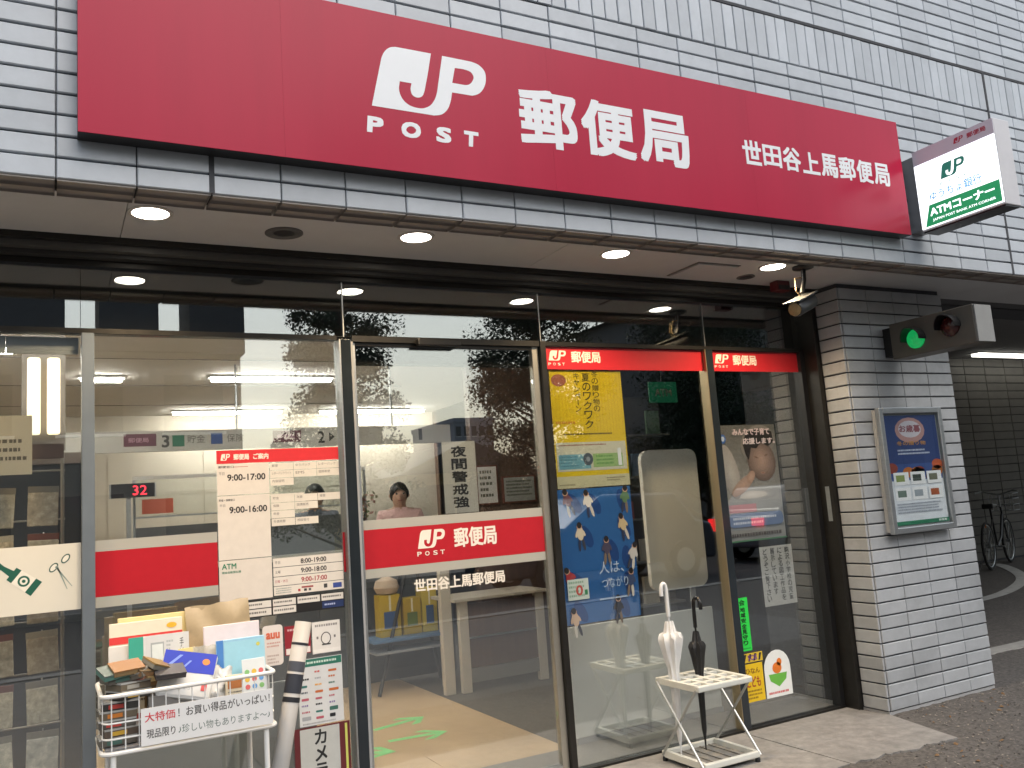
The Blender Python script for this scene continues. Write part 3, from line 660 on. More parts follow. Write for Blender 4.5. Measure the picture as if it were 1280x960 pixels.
p.vtext('カメラ作動中', .965, .02, 1.015, .418, '#26282a', .02); p.build('lettering', t)

# scissors band poster at far left
t = thing('craft_poster', 'cream poster band with a green glue tube and scissors at far left', 'poster', (-.3, GO, 1.0))
bx('sheet', -.95, .104, GO-.0012, GO-.0004, 1.004, 1.250, mat('poster_cream', (.70, .66, .56), .5, noise=.02), t)
p = Print((0, GO-.0012, 0)); DG = '#1f5a49'
def rot(pts, c, a): ca, sa = math.cos(a), math.sin(a); return [(c[0]+x*ca-y*sa, c[1]+x*sa+y*ca) for x, y in pts]
c0 = (-.085, 1.125); an = math.radians(-38)
p.poly(rot([(-.05, -.026), (.052, -.03), (.052, .03), (-.05, .026)], c0, an), DG).poly(rot([(-.05, -.012), (-.085, -.008), (-.12, -.012), (-.12, .012), (-.085, .008), (-.05, .012)], c0, an), DG).up()
p.poly(rot([(-.03, -.027), (.028, -.029), (.028, .029), (-.03, .027)], c0, an), '#e7e2d4').up().ell(c0[0], c0[1], .02, .02, DG).up().ell(c0[0], c0[1], .013, .013, '#e7e2d4').up().ell(c0[0], c0[1], .006, .006, DG)
p.build('drawing', t); p = Print((0, GO-.0012, 0))
for cx, cz in ((.012, 1.165), (.052, 1.195)):
    p.ell(cx, cz, .02, .012, '#3a5a50', .9).up().ell(cx, cz, .015, .008, '#e7e2d4', .9)
p.poly(rot([(-.02, -.003), (.075, -.001), (.075, .001), (-.02, .003)], (.03, 1.152), -.95), '#8a9a92').poly(rot([(-.02, -.003), (.075, -.001), (.075, .001), (-.02, .003)], (.03, 1.152), -1.2), '#8a9a92')
p.build('drawing', t)
t = thing('sky_reflection_strip', 'pale strip imitating sky reflected in the glass at the top left corner', 'board', (-.3, 3.76, 1.97))
for k in range(4): bx('panel', -.9+k*.25, -.652+k*.25, 3.765, 3.775, 1.985, 2.052, mat('cool_white', (.72, .76, .80), .5), t)  # pale panels stand in for a strip of reflected sky

# yellow campaign poster (mascots left out)
t, p = board('campaign_poster', 'yellow campaign poster with vertical lettering inside the glass', 'poster', 2.232, 2.672, 1.336, 1.936, GI+.0012, .0008, PAPER)
p.rect(2.232, 1.336, 2.672, 1.936, '#f7d924').up()
for k in range(22): p.rect(2.236+k*.02, 1.60, 2.240+k*.02, 1.936, '#eecb18')
p.up().rect(2.232, 1.336, 2.672, 1.395, '#e4dfb8').rect(2.24, 1.42, 2.664, 1.566, '#e6e6d2').up()
p.vtext('冬の贈り物の', 2.485, 1.72, 2.525, 1.936, '#5d5312', .01).vtext('夏のワクワク', 2.425, 1.632, 2.475, 1.925, '#4e460f', .012).vtext('キャンペーン', 2.375, 1.72, 2.41, 1.925, '#5d5312', .01)
p.ell(2.285, 1.885, .045, .032, '#b5705a').lines(2.29, 1.600, 2.60, 1.615, 1, '#5d5320', 3)
p.rect(2.25, 1.43, 2.44, 1.505, '#7fb9cc').rect(2.455, 1.435, 2.64, 1.505, '#a9cf86').lines(2.25, 1.545, 2.56, 1.558, 1, '#a05a48', 8).up()
p.ell(2.425, 1.478, .03, .032, '#3e4a55').up().ell(2.425, 1.478, .012, .013, '#7d8a94').lines(2.26, 1.44, 2.37, 1.50, 4, '#4c8296', 4).lines(2.475, 1.445, 2.59, 1.50, 3, '#5f9450', 5)
p.rect(2.61, 1.44, 2.632, 1.53, '#c9d4d8').lines(2.245, 1.345, 2.34, 1.36, 1, '#8d8a6c', 6).lines(2.53, 1.36, 2.66, 1.385, 2, '#8d8a6c', 7).lines(2.25, 1.655, 2.37, 1.68, 1, '#c08a2a', 8)
p.build('artwork', t)
# blue poster: people seen from above
t, p = board('people_poster', 'blue poster showing people from above, below the yellow poster', 'poster', 2.226, 2.668, .672, 1.330, GI+.0012, .0008, PAPER)
p.rect(2.226, .672, 2.668, 1.33, '#3a78bf').up()
R6 = random.Random(16)
folk = [(2.28, 1.28, '#8a5a62', 5.0), (2.40, 1.27, '#d8d4c8', 4.9), (2.63, 1.28, '#5a7a52', 4.6), (2.34, 1.11, '#d9cdb4', 4.8), (2.60, 1.14, '#c9b48a', 4.9), (2.49, 1.03, '#4a4356', 4.7), (2.65, .99, '#c9c4bc', 4.4), (2.26, .90, '#a8383c', 5.2), (2.62, .86, '#3c4a6a', 4.6), (2.53, .735, '#2b2d38', 4.7), (2.27, .70, '#d2b49a', 4.9)]
for x, zz, c, a in folk:
    p.ell(min(x+.04, 2.61), max(zz-.02, .73), .06, .03, '#28549a', a+.35, 12)
p.up()
for x, zz, c, a in folk:
    dx, dz = math.cos(a), math.sin(a)
    for sgn in (-1, 1):
        p.ell(x+dx*.055-dz*.012*sgn, zz+dz*.055+dx*.012*sgn, .034, .0085, R6.choice(['#3a3d4a', '#7a6a5c', '#cfc8bc', '#2d3550']), a+sgn*.12, 10)
        p.ell(x-dz*.019*sgn, zz+dx*.019*sgn, .020, .008, c, a+sgn*.45, 10)
    p.up(); p.ell(x, zz, .036, .02, c, a, 14); p.up()
    p.ell(x-dx*.034, zz-dz*.034, .014, .016, '#d0a688', a, 12); p.up(); p.ell(x-dx*.040, zz-dz*.040, .016, .014, '#241d1c', a, 12)
p.up().rect(2.238, .79, 2.36, .89, '#d6e2d8').up().lines(2.245, .80, 2.345, .885, 4, '#9ab8a2', 3).text('0', 2.285, .81, 2.325, .86, '#cc5a50', .02).rect(2.335, .81, 2.352, .835, '#3d8a5a')
p.text('人は、', 2.43, .90, 2.58, .96, '#b9cde2', .0).text('つながり', 2.44, .83, 2.60, .88, '#b9cde2', .0).lines(2.42, .77, 2.60, .785, 1, '#b9cde2', 3); p.build('artwork', t)
# baby photograph poster
t, p = board('photo_poster', 'pale photo poster of a child with white lettering near the pillar', 'poster', 3.296, 3.728, .980, 1.632, GI+.0012, .0008, PAPER)
p.rect(3.296, 1.20, 3.728, 1.632, '#8f8a84').rect(3.296, .98, 3.728, 1.20, '#b9b6b0').up()
for k in range(12): p.rect(3.296, 1.20+k*.036, 3.728, 1.236+k*.036, '#%02x%02x%02x' % tuple(int(c_*(1-.030*k)) for c_ in (196, 190, 182)))
p.up().soft(3.50, 1.235, .20, .034, '#bdb7af', '#d3cec7').soft(3.36, 1.37, .06, .16, '#a39d96', '#b9b4ac', .25)
p.soft(3.585, 1.525, .135, .10, '#8d877f', '#231e1d', .35).soft(3.60, 1.425, .105, .120, '#6a5a51', '#b29686', .35)
p.poly([(3.47, 1.52), (3.50, 1.585), (3.60, 1.61), (3.70, 1.59), (3.705, 1.53), (3.66, 1.505), (3.61, 1.53), (3.57, 1.495), (3.53, 1.50), (3.505, 1.43), (3.485, 1.46)], '#2b2523').up()
p.soft(3.560, 1.445, .020, .005, '#9a7c6c', '#5a443a', -.3, 3).soft(3.64, 1.455, .018, .005, '#9a7c6c', '#5a443a', .15, 3).soft(3.60, 1.355, .018, .006, '#b4937f', '#8c5c50', -.1, 3)
p.soft(3.44, 1.29, .10, .035, '#a89284', '#bb9c8a', .55).soft(3.505, 1.335, .04, .026, '#a88a78', '#c2a390', .9)
p.up().text('みんなで子育て', 3.40, 1.572, 3.68, 1.612, '#e8d3d3', .03).text('応援します。', 3.47, 1.520, 3.715, 1.556, '#ecdcdc', .03).ell(3.325, 1.555, .022, .026, '#4a6fae')
p.up().ell(3.325, 1.555, .012, .014, '#cdd8e8').rect(3.32, 1.14, 3.52, 1.185, '#c08a90').rrect(3.31, 1.06, 3.715, 1.135, .03, '#6a7d9e').up().lines(3.34, 1.07, 3.69, 1.12, 2, '#c9d2e0', 3).lines(3.32, 1.0, 3.70, 1.035, 1, '#5b5856', 6)
p.rect(3.296, .98, 3.728, .988, '#4a7a58'); p.build('artwork', t)
# notice of children's work
t, p = board('handwritten_notice', 'white notice with four columns of black vertical writing by the pillar', 'notice', 3.512, 3.758, .612, .940, GI+.0014, .0006, PAPER)
for k, s_ in enumerate(('駒沢小学校の児童', 'による図工作品を', '展示しています', 'どうぞご覧下さい')):
    x = 3.70-k*.055; p.vtext(s_, x, .93-.037*len(s_), x+.032, .930, '#1d1b1b', .01)
p.build('lettering', t)
# green strip, tiger sticker, yellow sticker, round-topped sticker
t, p = sticker('watch_sticker', 'bright green vertical sticker with black lettering on the right window', 'sticker', 3.291, 3.373, .402, .684, '#2fd64e')
p.vtext('会', 3.312, .640, 3.352, .675, '#0f2a12', .02).vtext('地域安全見守り', 3.315, .43, 3.350, .635, '#0f2a12', .03).lines(3.30, .41, 3.365, .42, 1, '#1c7a30', 2); p.build('lettering', t)
t, p = sticker('tiger_sticker', 'small black and yellow striped sticker below the green strip', 'sticker', 3.291, 3.440, .340, .388, '#d8b83a')
for k in range(4): p.poly([(3.30+k*.036, .345), (3.312+k*.036, .345), (3.326+k*.036, .383), (3.31+k*.036, .383)], '#26222a')
p.up().text('SOS', 3.335, .35, 3.40, .377, '#7a4a8a', .02); p.build('lettering', t)
t, p = sticker('yellow_sticker', 'yellow vertical sticker with brown writing low on the right window', 'sticker', 3.291, 3.432, .135, .332, '#e3bd22')
p.text('ひなん', 3.31, .28, 3.41, .31, '#8a5a1a', .02).text('こども', 3.31, .21, 3.41, .265, '#a5482a', .02).lines(3.305, .145, 3.42, .2, 3, '#8a6a1a', 3); p.build('lettering', t)
t = thing('round_top_sticker', 'white round topped sticker with orange, blue and green emblem near the pillar', 'sticker', (3.535, GO, .13))
p = Print((0, GO-.0012, 0)); p.d = 0
pts = [(3.442, .134), (3.634, .134), (3.634, .28)]+[(3.538+.096*math.cos(a*math.pi/10), .285+.096*math.sin(a*math.pi/10)) for a in range(11)]
p.poly(pts, '#e8ebe8'); o = p.build('backing', t); sm = o.modifiers.new('thick', 'SOLIDIFY'); sm.thickness = .0006; sm.offset = -1
p = Print((0, GO-.0012, 0)); p.d = .0003
p.ell(3.538, .275, .085, .085, '#8cc4e0').up().ell(3.538, .275, .072, .072, '#eef2ee').up().poly([(3.47, .255), (3.605, .255), (3.595, .22), (3.54, .185), (3.48, .22)], '#6cb548').up().ell(3.535, .285, .034, .03, '#e07a2e').ell(3.555, .315, .018, .02, '#e07a2e').lines(3.46, .145, 3.615, .168, 1, '#d06a6a', 3); p.build('emblem', t)

# ================================================================== INTERIOR
# white frosted board and cream rounded panel behind bays 3
t = thing('frosted_board', 'low white frosted board standing behind the glass beside the door', 'board', (2.96, 4.12, 0))
bx('panel', 2.466, 3.455, 4.116, 4.135, .03, .60, mat('frost_board', (.72, .73, .69), .5, noise=.03, nscale=3), t, bevel=.004)
bx('frame', 2.462, 3.459, 4.113, 4.138, -.002, .0295, ALUDULL, t); bx('edge', 2.452, 2.4655, 4.113, 4.138, .03, .60, WHITEPL, t)
t = thing('cream_partition', 'cream partition panel with rounded corners behind the glass', 'partition', (3.38, 4.3, .0))
p = Print((0, 4.30, 0)); p.d = 0; p.rrect(3.17, .70, 3.60, 1.545, .06, mat('cream_plastic', (.80, .77, .68), .4, noise=.03)); o = p.build('panel', t); sm = o.modifiers.new('thick', 'SOLIDIFY'); sm.thickness = .03; sm.offset = -1
bx('leg', 3.27, 3.30, 4.31, 4.33, -.003, .75, ALUDULL, t); bx('leg', 3.47, 3.50, 4.31, 4.33, -.003, .75, ALUDULL, t)
t = thing('leaflet_cabinet', 'dark cabinet with rows of leaflets behind the tall posters', 'cabinet', (3.7, 5.2, 0))
bx('carcass', 3.36, 4.04, 5.2, 5.6, -.003, 2.0, mat('dark_brown', (.10, .08, .065), .6, noise=.2), t)
for j in range(5): bx('shelf', 3.37, 4.03, 5.08, 5.1995, .5+j*.3, .515+j*.3, mat('shelf_grey', (.2, .2, .19), .5), t)
R7 = random.Random(2)
for j in range(5):
    for k in range(4):
        if R7.random() < .75:
            x = 3.40+k*.155; bx('leaflet', x, x+.12, 5.12+R7.random()*.02, 5.15, .516+j*.3, .516+j*.3+R7.uniform(.12, .2), ink(R7.choice(['#b8b4a4', '#7d9a7a', '#a89a60', '#a06060', '#6f86a0', '#c9c4b6'])), t)
t = thing('atm_placard', 'small green ATM placard hanging above the leaflet cabinet', 'placard', (3.95, 5.0, 1.9))
bx('plate', 3.80, 4.05, 4.98, 4.99, 1.93, 2.08, mat('placard_green', (.01, .11, .05), .4, emit=.3), t); Print((0, 4.98, 0)).text('ATM', 3.85, 1.975, 4.0, 2.03, CW, .02).build('lettering', t); bx('hanger', 3.92, 3.93, 4.983, 4.988, 2.08, 2.402, BLACKMET, t)
t = thing('low_grey_board', 'low grey board standing behind the left window under the wire rack', 'board', (.63, 4.12, 0))
bx('panel', .20, 1.08, 4.116, 4.135, .03, .56, mat('grey_board', (.33, .34, .32), .5, noise=.04, nscale=3), t, bevel=.004); bx('frame', .195, 1.085, 4.113, 4.138, -.002, .0295, ALUDULL, t)
struct(bx('inner_lintel', 1.20, 2.165, 3.79, 3.85, 1.968, 2.084, mat('void_dark', 0)))
# writing desk with white frame
dk = thing('writing_desk', 'white framed writing desk with dark brown panel inside the doorway', 'desk', (2.85, 5.8, 0))
DW = mat('desk_white', (.62, .55, .45), .45, noise=.04)
bx('top', 2.50, 3.26, 5.72, 6.15, .622, .645, DW, dk, bevel=.004)
for a in (2.545, 3.165): bx('leg', a, a+.07, 5.745, 5.79, -.003, .6215, DW, dk, bevel=.003); bx('leg', a, a+.07, 6.08, 6.12, -.003, .6215, DW, dk)
bx('modesty_panel', 2.617, 3.163, 5.755, 5.77, .16, .60, BROWN, dk); bx('kick_rail', 2.617, 3.163, 5.75, 5.775, .06, .155, mat('kick_grey', (.28, .27, .25), .4, metal=.4), dk); bx('cross_bar', 2.617, 3.163, 5.745, 5.754, .36, .372, ALU, dk)
t = thing('white_post', 'narrow white floor post left of the writing desk', 'post', (2.46, 5.8, 0)); bx('shaft', 2.428, 2.505, 5.78, 5.83, -.003, 1.05, DW, t, bevel=.004); bx('cap', 2.42, 2.513, 5.772, 5.838, 1.05, 1.075, ALUDULL, t)
# framed certificates
for a0_, a1_, b0_, b1_, lab in ((2.965, 3.155, 1.29, 1.60, 'tall framed certificate on the brown wall behind the door'), (3.195, 3.495, 1.29, 1.505, 'wide grey framed certificate on the brown wall, right of the tall one')):
    t = thing('certificate', lab, 'certificate', (a0_, 6.2, b0_))
    bx('frame', a0_, a1_, 6.20, 6.2195, b0_, b1_, mat('cert_frame', (.20, .07, .05), .4), t); bx('sheet', a0_+.012, a1_-.012, 6.198, 6.1998, b0_+.012, b1_-.012, PAPER if a0_ < 3 else mat('cert_grey', (.35, .36, .33), .5), t)
    p = Print((0, 6.198, 0)); p.lines(a0_+.03, b0_+.05, a1_-.03, b1_-.03, 5, '#6a665c', 4); p.build('lettering', t)
# night watch paper strip on the door
t = thing('night_watch_strip', 'vertical white paper strip with bold black characters on the door', 'paper strip', (1.7, GI, 1.26))
bx('paper', 1.618, 1.790, GI+.0006, GI+.0014, 1.255, 1.590, mat('strip_paper', (.62, .60, .54), .6), t)
Print((0, GI+.0006, 0)).vtext('夜間警戒強', 1.662, 1.275, 1.742, 1.572, '#1b1b1b', .03).build('lettering', t)
# easel with tray and parcels
es = thing('display_easel', 'dark easel stand with a blue tray inside the doorway', 'easel', (2.3, 6.2, 0))
EB = mat('easel_black', (.02, .018, .016), .5)
MB().tube([(2.06, 6.12, 0), (2.40, 6.25, 1.0)], .014, EB, 8).build('leg', es); MB().tube([(2.66, 6.42, 0), (2.42, 6.27, 1.0)], .014, EB, 8).build('leg', es); MB().tube([(2.20, 6.85, 0), (2.41, 6.29, 1.0)], .014, EB, 8).build('leg', es)
bx('tray', 2.03, 2.60, 6.10, 6.38, .36, .385, mat('tray_blue', (.10, .20, .36), .4), es, bevel=.006); bx('shelf', 2.04, 2.60, 6.08, 6.34, .285, .297, ALUDULL, es)
R8 = random.Random(4)
for k, (x, zz, wd, hh, c, lab) in enumerate(((2.12, .386, .16, .30, '#c9a92a', 'tall yellow parcel box at the left of the blue tray'), (2.30, .386, .14, .26, '#b99a20', 'shorter yellow parcel box in the middle of the blue tray'), (2.45, .386, .12, .32, '#d0b848', 'pale yellow parcel box at the right of the blue tray'))):
    t = thing('parcel_box', lab, 'box', (x+wd/2, 6.25, zz)); bx('carton', x, x+wd, 6.2, 6.32, zz, zz+hh, ink(c), t, bevel=.003); bx('label', x+.03, x+wd-.03, 6.198, 6.1998, zz+.06, zz+hh*.6, ink('#3c5a8a' if k != 1 else '#6a7a3a'), t); bx('tape', x+wd*.45, x+wd*.55, 6.199, 6.1999, zz+hh*.62, zz+hh-.003, ink('#e8e0c0'), t)
t = thing('plush_cushion', 'small pale cushion on top of the yellow parcel boxes', 'cushion', (2.2, 6.26, .69))
bm_ = MB().lathe([(.02, 0), (.075, .01), (.095, .05), (.08, .10), (.03, .125)], mat('plush', (.62, .48, .36), .9, noise=.1), 16, Matrix.Translation((2.20, 6.26, .686))); bm_.build('cushion', t, smooth=True)
# arrows on the floor
AR = mat('arrow_green', (.30, .88, .34), .5)
for i, (x0, y0, x1, y1, lab) in enumerate(((1.72, 5.24, 2.08, 5.34, 'green floor arrow farther inside the door'), (1.70, 4.93, 2.05, 4.90, 'green floor arrow nearer the door'), (1.40, 4.86, 1.66, 4.70, 'green floor arrow cut off by the left door post'))):
    d = Vector((x1-x0, y1-y0, 0)); L = d.length; d.normalize(); n = Vector((-d.y, d.x, 0)); o = Vector((x0, y0, -.002))
    P_ = [(0, -.022), (L-.07, -.022), (L-.17, -.10), (L-.11, -.11), (L, 0), (L-.11, .11), (L-.17, .10), (L-.07, .022), (0, .022)]
    mb = MB(); mb.add([o+d*a+n*b for a, b in P_]+[o+d*a+n*b+Vector((0, 0, -.0015)) for a, b in P_], [tuple(range(9)), tuple(range(17, 8, -1))], AR); tag(mb.build('floor_arrow'), lab, 'floor marking', 'green floor arrows')
# service counter
ct = thing('service_counter', 'long service counter running across the back of the lobby', 'counter', (.8, 6.8, 0))
bx('front', -1.55, 2.90, 6.66, 6.70, -.003, .98, mat('counter_grey', (.10, .10, .105), .5, noise=.1), ct); bx('top', -1.55, 2.93, 6.60, 7.04, .981, 1.02, mat('counter_top', (.55, .52, .46), .4), ct, bevel=.004)
for k in range(4): bx('panel', -1.5+k*1.1, -.42+k*1.1, 6.645, 6.6595, .08, .94, mat('counter_panel', (.085, .088, .09), .45, noise=.1), ct)
t = thing('counter_screen', 'clear counter screen with a white top rail behind the left window', 'screen', (.9, 6.78, 1.02))
for x in (.53, 1.38, 2.24): bx('upright', x-.009, x+.009, 6.77, 6.79, 1.02, 1.64, ALU, t)
bx('top_rail', .52, 2.25, 6.762, 6.798, 1.64, 1.666, WHITEPAINT, t); bx('mid_rail', .54, 2.23, 6.77, 6.79, 1.365, 1.378, ALU, t); bx('lower_panel', .54, 2.23, 6.775, 6.785, 1.022, 1.30, mat('screen_grey', (.10, .105, .11), .4), t)
bx('pane', .54, 2.23, 6.779, 6.783, 1.38, 1.638, GLASSD, t)
bx('red_notice', .58, .79, 6.764, 6.7695, 1.395, 1.50, ink('#c2654e'), t)
dp = thing('number_display', 'black queue number display reading 32 in red digits', 'display', (.5, 6.5, 1.5))
bx('case', .365, .64, 6.50, 6.56, 1.51, 1.605, BLACKMET, dp); bx('side_bar', .355, .3645, 6.50, 6.56, 1.51, 1.605, ALU, dp); bx('side_bar', .6405, .65, 6.5, 6.56, 1.51, 1.605, ALU, dp); bx('stand', .46, .49, 6.52, 6.54, -.003, 1.51, ALU, dp)
Print((0, 6.4995, 0)).text('32', .50, 1.525, .59, 1.59, mat('led_red', (1, .03, .05), .4, emit=2.2), .0).build('digits', dp)
hs = thing('counter_number_sign', 'pale hanging sign panel with counter numbers over the service counter', 'sign', (1.5, 6.5, 1.82))
bx('panel', -1.5, 2.90, 6.50, 6.54, 1.82, 1.965, mat('sign_pale', (.50, .49, .45), .5), hs)
for x in (-.5, 1.2, 2.4): bx('hanger', x, x+.012, 6.515, 6.525, 1.965, 2.449, ALU, hs)
p = Print((0, 6.4995, 0), step=.0008)
for a in (.445, 1.46): p.rect(a, 1.858, a+.21, 1.945, '#5e2b3a').up().text('郵便局', a+.03, 1.885, a+.16, 1.918, '#b892a0', .01)
p.text('3', .69, 1.845, .74, 1.935, '#3a3a38', .02).rect(.76, 1.85, .84, 1.93, '#1f6a50').text('貯金', .86, 1.872, .98, 1.93, '#55544f', .0).rect(1.02, 1.86, 1.10, 1.94, '#2d4a86').text('保険', 1.13, 1.872, 1.25, 1.93, '#55544f', .0)
p.text('2', 1.80, 1.845, 1.85, 1.935, '#2b2b2a', .02).poly([(1.885, 1.855), (1.93, 1.89), (1.885, 1.925)], '#2b2b2a').text('1', 2.62, 1.845, 2.65, 1.935, '#2b2b2a', .02); p.build('lettering', hs)
# ceiling tubes
TUBE = mat('fluorescent', (1, .95, .86), .4, emit=55)
for k, (a, b, y, lab) in enumerate(((.20, .48, 7.1, 'short lit ceiling tube seen at the left post'), (1.12, 2.08, 7.05, 'long lit ceiling tube above the opening hours panel'), (1.09, 2.16, 9.2, 'lit ceiling tube deep in the lobby behind the number sign'), (2.6, 3.8, 9.25, 'lit ceiling tube seen through the sliding door'), (-1.2, -.2, 6.0, 'lit ceiling tube at the far left of the lobby'), (.1, 1.2, 4.6, 'unseen ceiling tube added for light just inside the left window'), (-1.3, -.2, 4.5, 'unseen ceiling tube added for light above the stationery rack'), (1.5, 2.5, 4.9, 'unseen ceiling tube added for light just inside the sliding door'))):  # last three tubes are out of sight, added to brighten the front of the lobby
    t = thing('ceiling_tube', lab, 'ceiling light', ((a+b)/2, y, 2.44), 'lobby ceiling tubes'); bx('housing', a-.02, b+.02, y-.05, y+.05, 2.432, 2.4448, WHITEPAINT, t); bx('tube', a, b, y-.03, y+.03, 2.405, 2.4318, TUBE, t, bevel=.008)
# staff
SKIN = mat('skin', (.50, .31, .22), .55, noise=.05)
def person(label, loc, shirt, hairc, yawr, vest=None):
    t = thing('person', label, 'person', loc)
    V = [(0, 0, .80), (0, 0, .95), (0, 0, 1.10), (0, .005, 1.235), (0, .01, 1.285), (0, 0, 1.33), (0, -.015, 1.39), (0, -.01, 1.455),
         (-.15, 0, 1.232), (-.20, .0, 1.06), (-.19, -.12, .93), (-.13, -.28, .96), (-.10, -.34, .965), (.15, 0, 1.232), (.20, 0, 1.06), (.19, -.12, .93), (.13, -.28, .96), (.10, -.34, .965),
         (-.1, 0, .78), (-.11, -.35, .76), (-.11, -.36, .42), (-.11, -.33, .06), (-.11, -.42, .035), (.1, 0, .78), (.11, -.35, .76), (.11, -.36, .42), (.11, -.33, .06), (.11, -.42, .035)]
    Ed = [(0, 1), (1, 2), (2, 3), (3, 4), (4, 5), (5, 6), (6, 7), (3, 8), (8, 9), (9, 10), (10, 11), (11, 12), (3, 13), (13, 14), (14, 15), (15, 16), (16, 17), (0, 18), (18, 19), (19, 20), (20, 21), (21, 22), (0, 23), (23, 24), (24, 25), (25, 26), (26, 27)]
    RR = [(.13, .10), (.12, .09), (.135, .10), (.11, .085), (.048, .048), (.060, .068), (.074, .088), (.062, .074), (.062, .06), (.05, .05), (.042, .042), (.033, .03), (.03, .02), (.062, .06), (.05, .05), (.042, .042), (.033, .03), (.03, .02),
          (.085, .085), (.07, .07), (.055, .055), (.04, .04), (.035, .03), (.085, .085), (.07, .07), (.055, .055), (.04, .04), (.035, .03)]
    me = bpy.data.meshes.new('b'); me.from_pydata(V, Ed, []); o = bpy.data.objects.new('b', me); COL.objects.link(o)
    sk = o.modifiers.new('s', 'SKIN'); sk.use_smooth_shade = True
    for i_, r in enumerate(RR): me.skin_vertices[0].data[i_].radius = r
    me.skin_vertices[0].data[0].use_root = True
    su = o.modifiers.new('u', 'SUBSURF'); su.levels = 2; su.render_levels = 2
    dg = bpy.context.evaluated_depsgraph_get(); dg.update()
    m2 = bpy.data.meshes.new_from_object(o.evaluated_get(dg)); bpy.data.objects.remove(o)
    m2.materials.clear()
    for M in (SKIN, shirt, mat('trousers', (.03, .03, .04), .8)): m2.materials.append(M)
    for pl in m2.polygons:
        c = pl.center; pl.use_smooth = True
        pl.material_index = 0 if (c.z > 1.278 or (c.y < -.20 and c.z > .86)) else (2 if c.z < .86 else 1)
    for v in m2.vertices:       # nose, chin and brow
        x, y, zz = v.co
        if zz > 1.33 and y < -.05 and abs(x) < .02 and 1.365 < zz < 1.40: v.co.y -= .018
    b = bpy.data.objects.new('body', m2); COL.objects.link(b); b.location = loc; b.rotation_euler = (0, 0, yawr); attach(b, t)
    X = Matrix.Translation(loc) @ Matrix.Rotation(yawr, 4, 'Z')
    hm = MB(); n, k_ = 20, 12; vs = []; fs = []
    for j in range(k_+1):
        ph = math.pi*.74*j/k_
        for i_ in range(n):
            th = 2*math.pi*i_/n; front = max(0, -math.sin(th)); pp = ph*(1-.50*front**1.3)
            rj = 1+.05*math.sin(5*th+j); vs.append(X @ Vector((.083*rj*math.sin(pp)*math.cos(th), .004+.099*rj*math.sin(pp)*math.sin(th), 1.415+.098*math.cos(pp))))
    for j in range(k_):
        for i_ in range(n): fs.append((j*n+i_, j*n+(i_+1) % n, (j+1)*n+(i_+1) % n, (j+1)*n+i_))
    hm.add(vs, fs, mat('hair_' + hairc, hairc, .5, noise=.2, nscale=60)); h_ = hm.build('hair', t, smooth=True)
    sm = h_.modifiers.new('thick', 'SOLIDIFY'); sm.thickness = .012
    mb = MB()
    for s_ in (-1, 1): mb.lathe([(.0085, 0), (.008, .003), (.002, .005)], mat('eye_dark', (.02, .015, .012), .3), 8, X @ Matrix.Translation((s_*.030, -.088, 1.408)) @ Matrix.Rotation(math.pi/2, 4, 'X'))
    mb.build('eyes', t); MB().box(-.02, .02, -.094, -.086, 1.348, 1.355, mat('lips', (.38, .12, .11), .5), X).build('mouth', t)
    for s_ in (-1, 1): MB().lathe([(.004, -.012), (.018, -.006), (.02, .006), (.006, .012)], SKIN, 10, X @ Matrix.Translation((s_*.079, .005, 1.395)) @ Matrix.Rotation(math.pi/2, 4, 'Y')).build('ear', t, smooth=True)
    MB().tube([X @ Vector((0, .095, 1.40)), X @ Vector((.02, .13, 1.34)), X @ Vector((.03, .12, 1.24))], [.03, .028, .01], MC['hair_' + hairc], 8).build('ponytail', t, smooth=True)
    if vest: MB().lathe([(.135, .98), (.148, 1.08), (.140, 1.16)], vest, 18, X @ Matrix.Scale(.76, 4, (0, 1, 0))).build('vest', t, smooth=True)
    for s_ in (-1, 1): MB().box(s_*.032-.022, s_*.032+.022, -.092, -.086, 1.245, 1.292, shirt, X @ Matrix.Translation((0, 0, 0)) @ Matrix.Rotation(s_*.0, 4, 'Y')).build('collar', t)
    return t
person('clerk with tied dark hair in a pink shirt seated behind the counter', (2.67, 7.15, .03), mat('shirt_pink', (.78, .52, .50), .7, noise=.04), '#17120f', -.25)
person('clerk in dark vest with short dark hair behind the opening hours panel', (1.96, 7.25, .06), mat('shirt_grey', (.14, .15, .18), .7, noise=.04), '#141214', -.3)
for loc, lab in (((2.67, 7.15), 'office stool under the clerk in the pink shirt'), ((1.96, 7.25), 'office stool under the clerk in the dark vest')):
    t = thing('office_stool', lab, 'stool', (loc[0], loc[1], 0)); MB().lathe([(.16, .66), (.17, .68), (.16, .70)], BLACKMET, 18, Matrix.Translation((loc[0], loc[1]+.02, -.02))).build('seat', t, smooth=True); MB().tube([(loc[0], loc[1]+.02, .02), (loc[0], loc[1]+.02, .65)], .025, ALU).build('stem', t); MB().lathe([(.2, -.003), (.2, .015), (.03, .03)], BLACKMET, 18, Matrix.Translation((loc[0], loc[1]+.02, 0))).build('base', t)
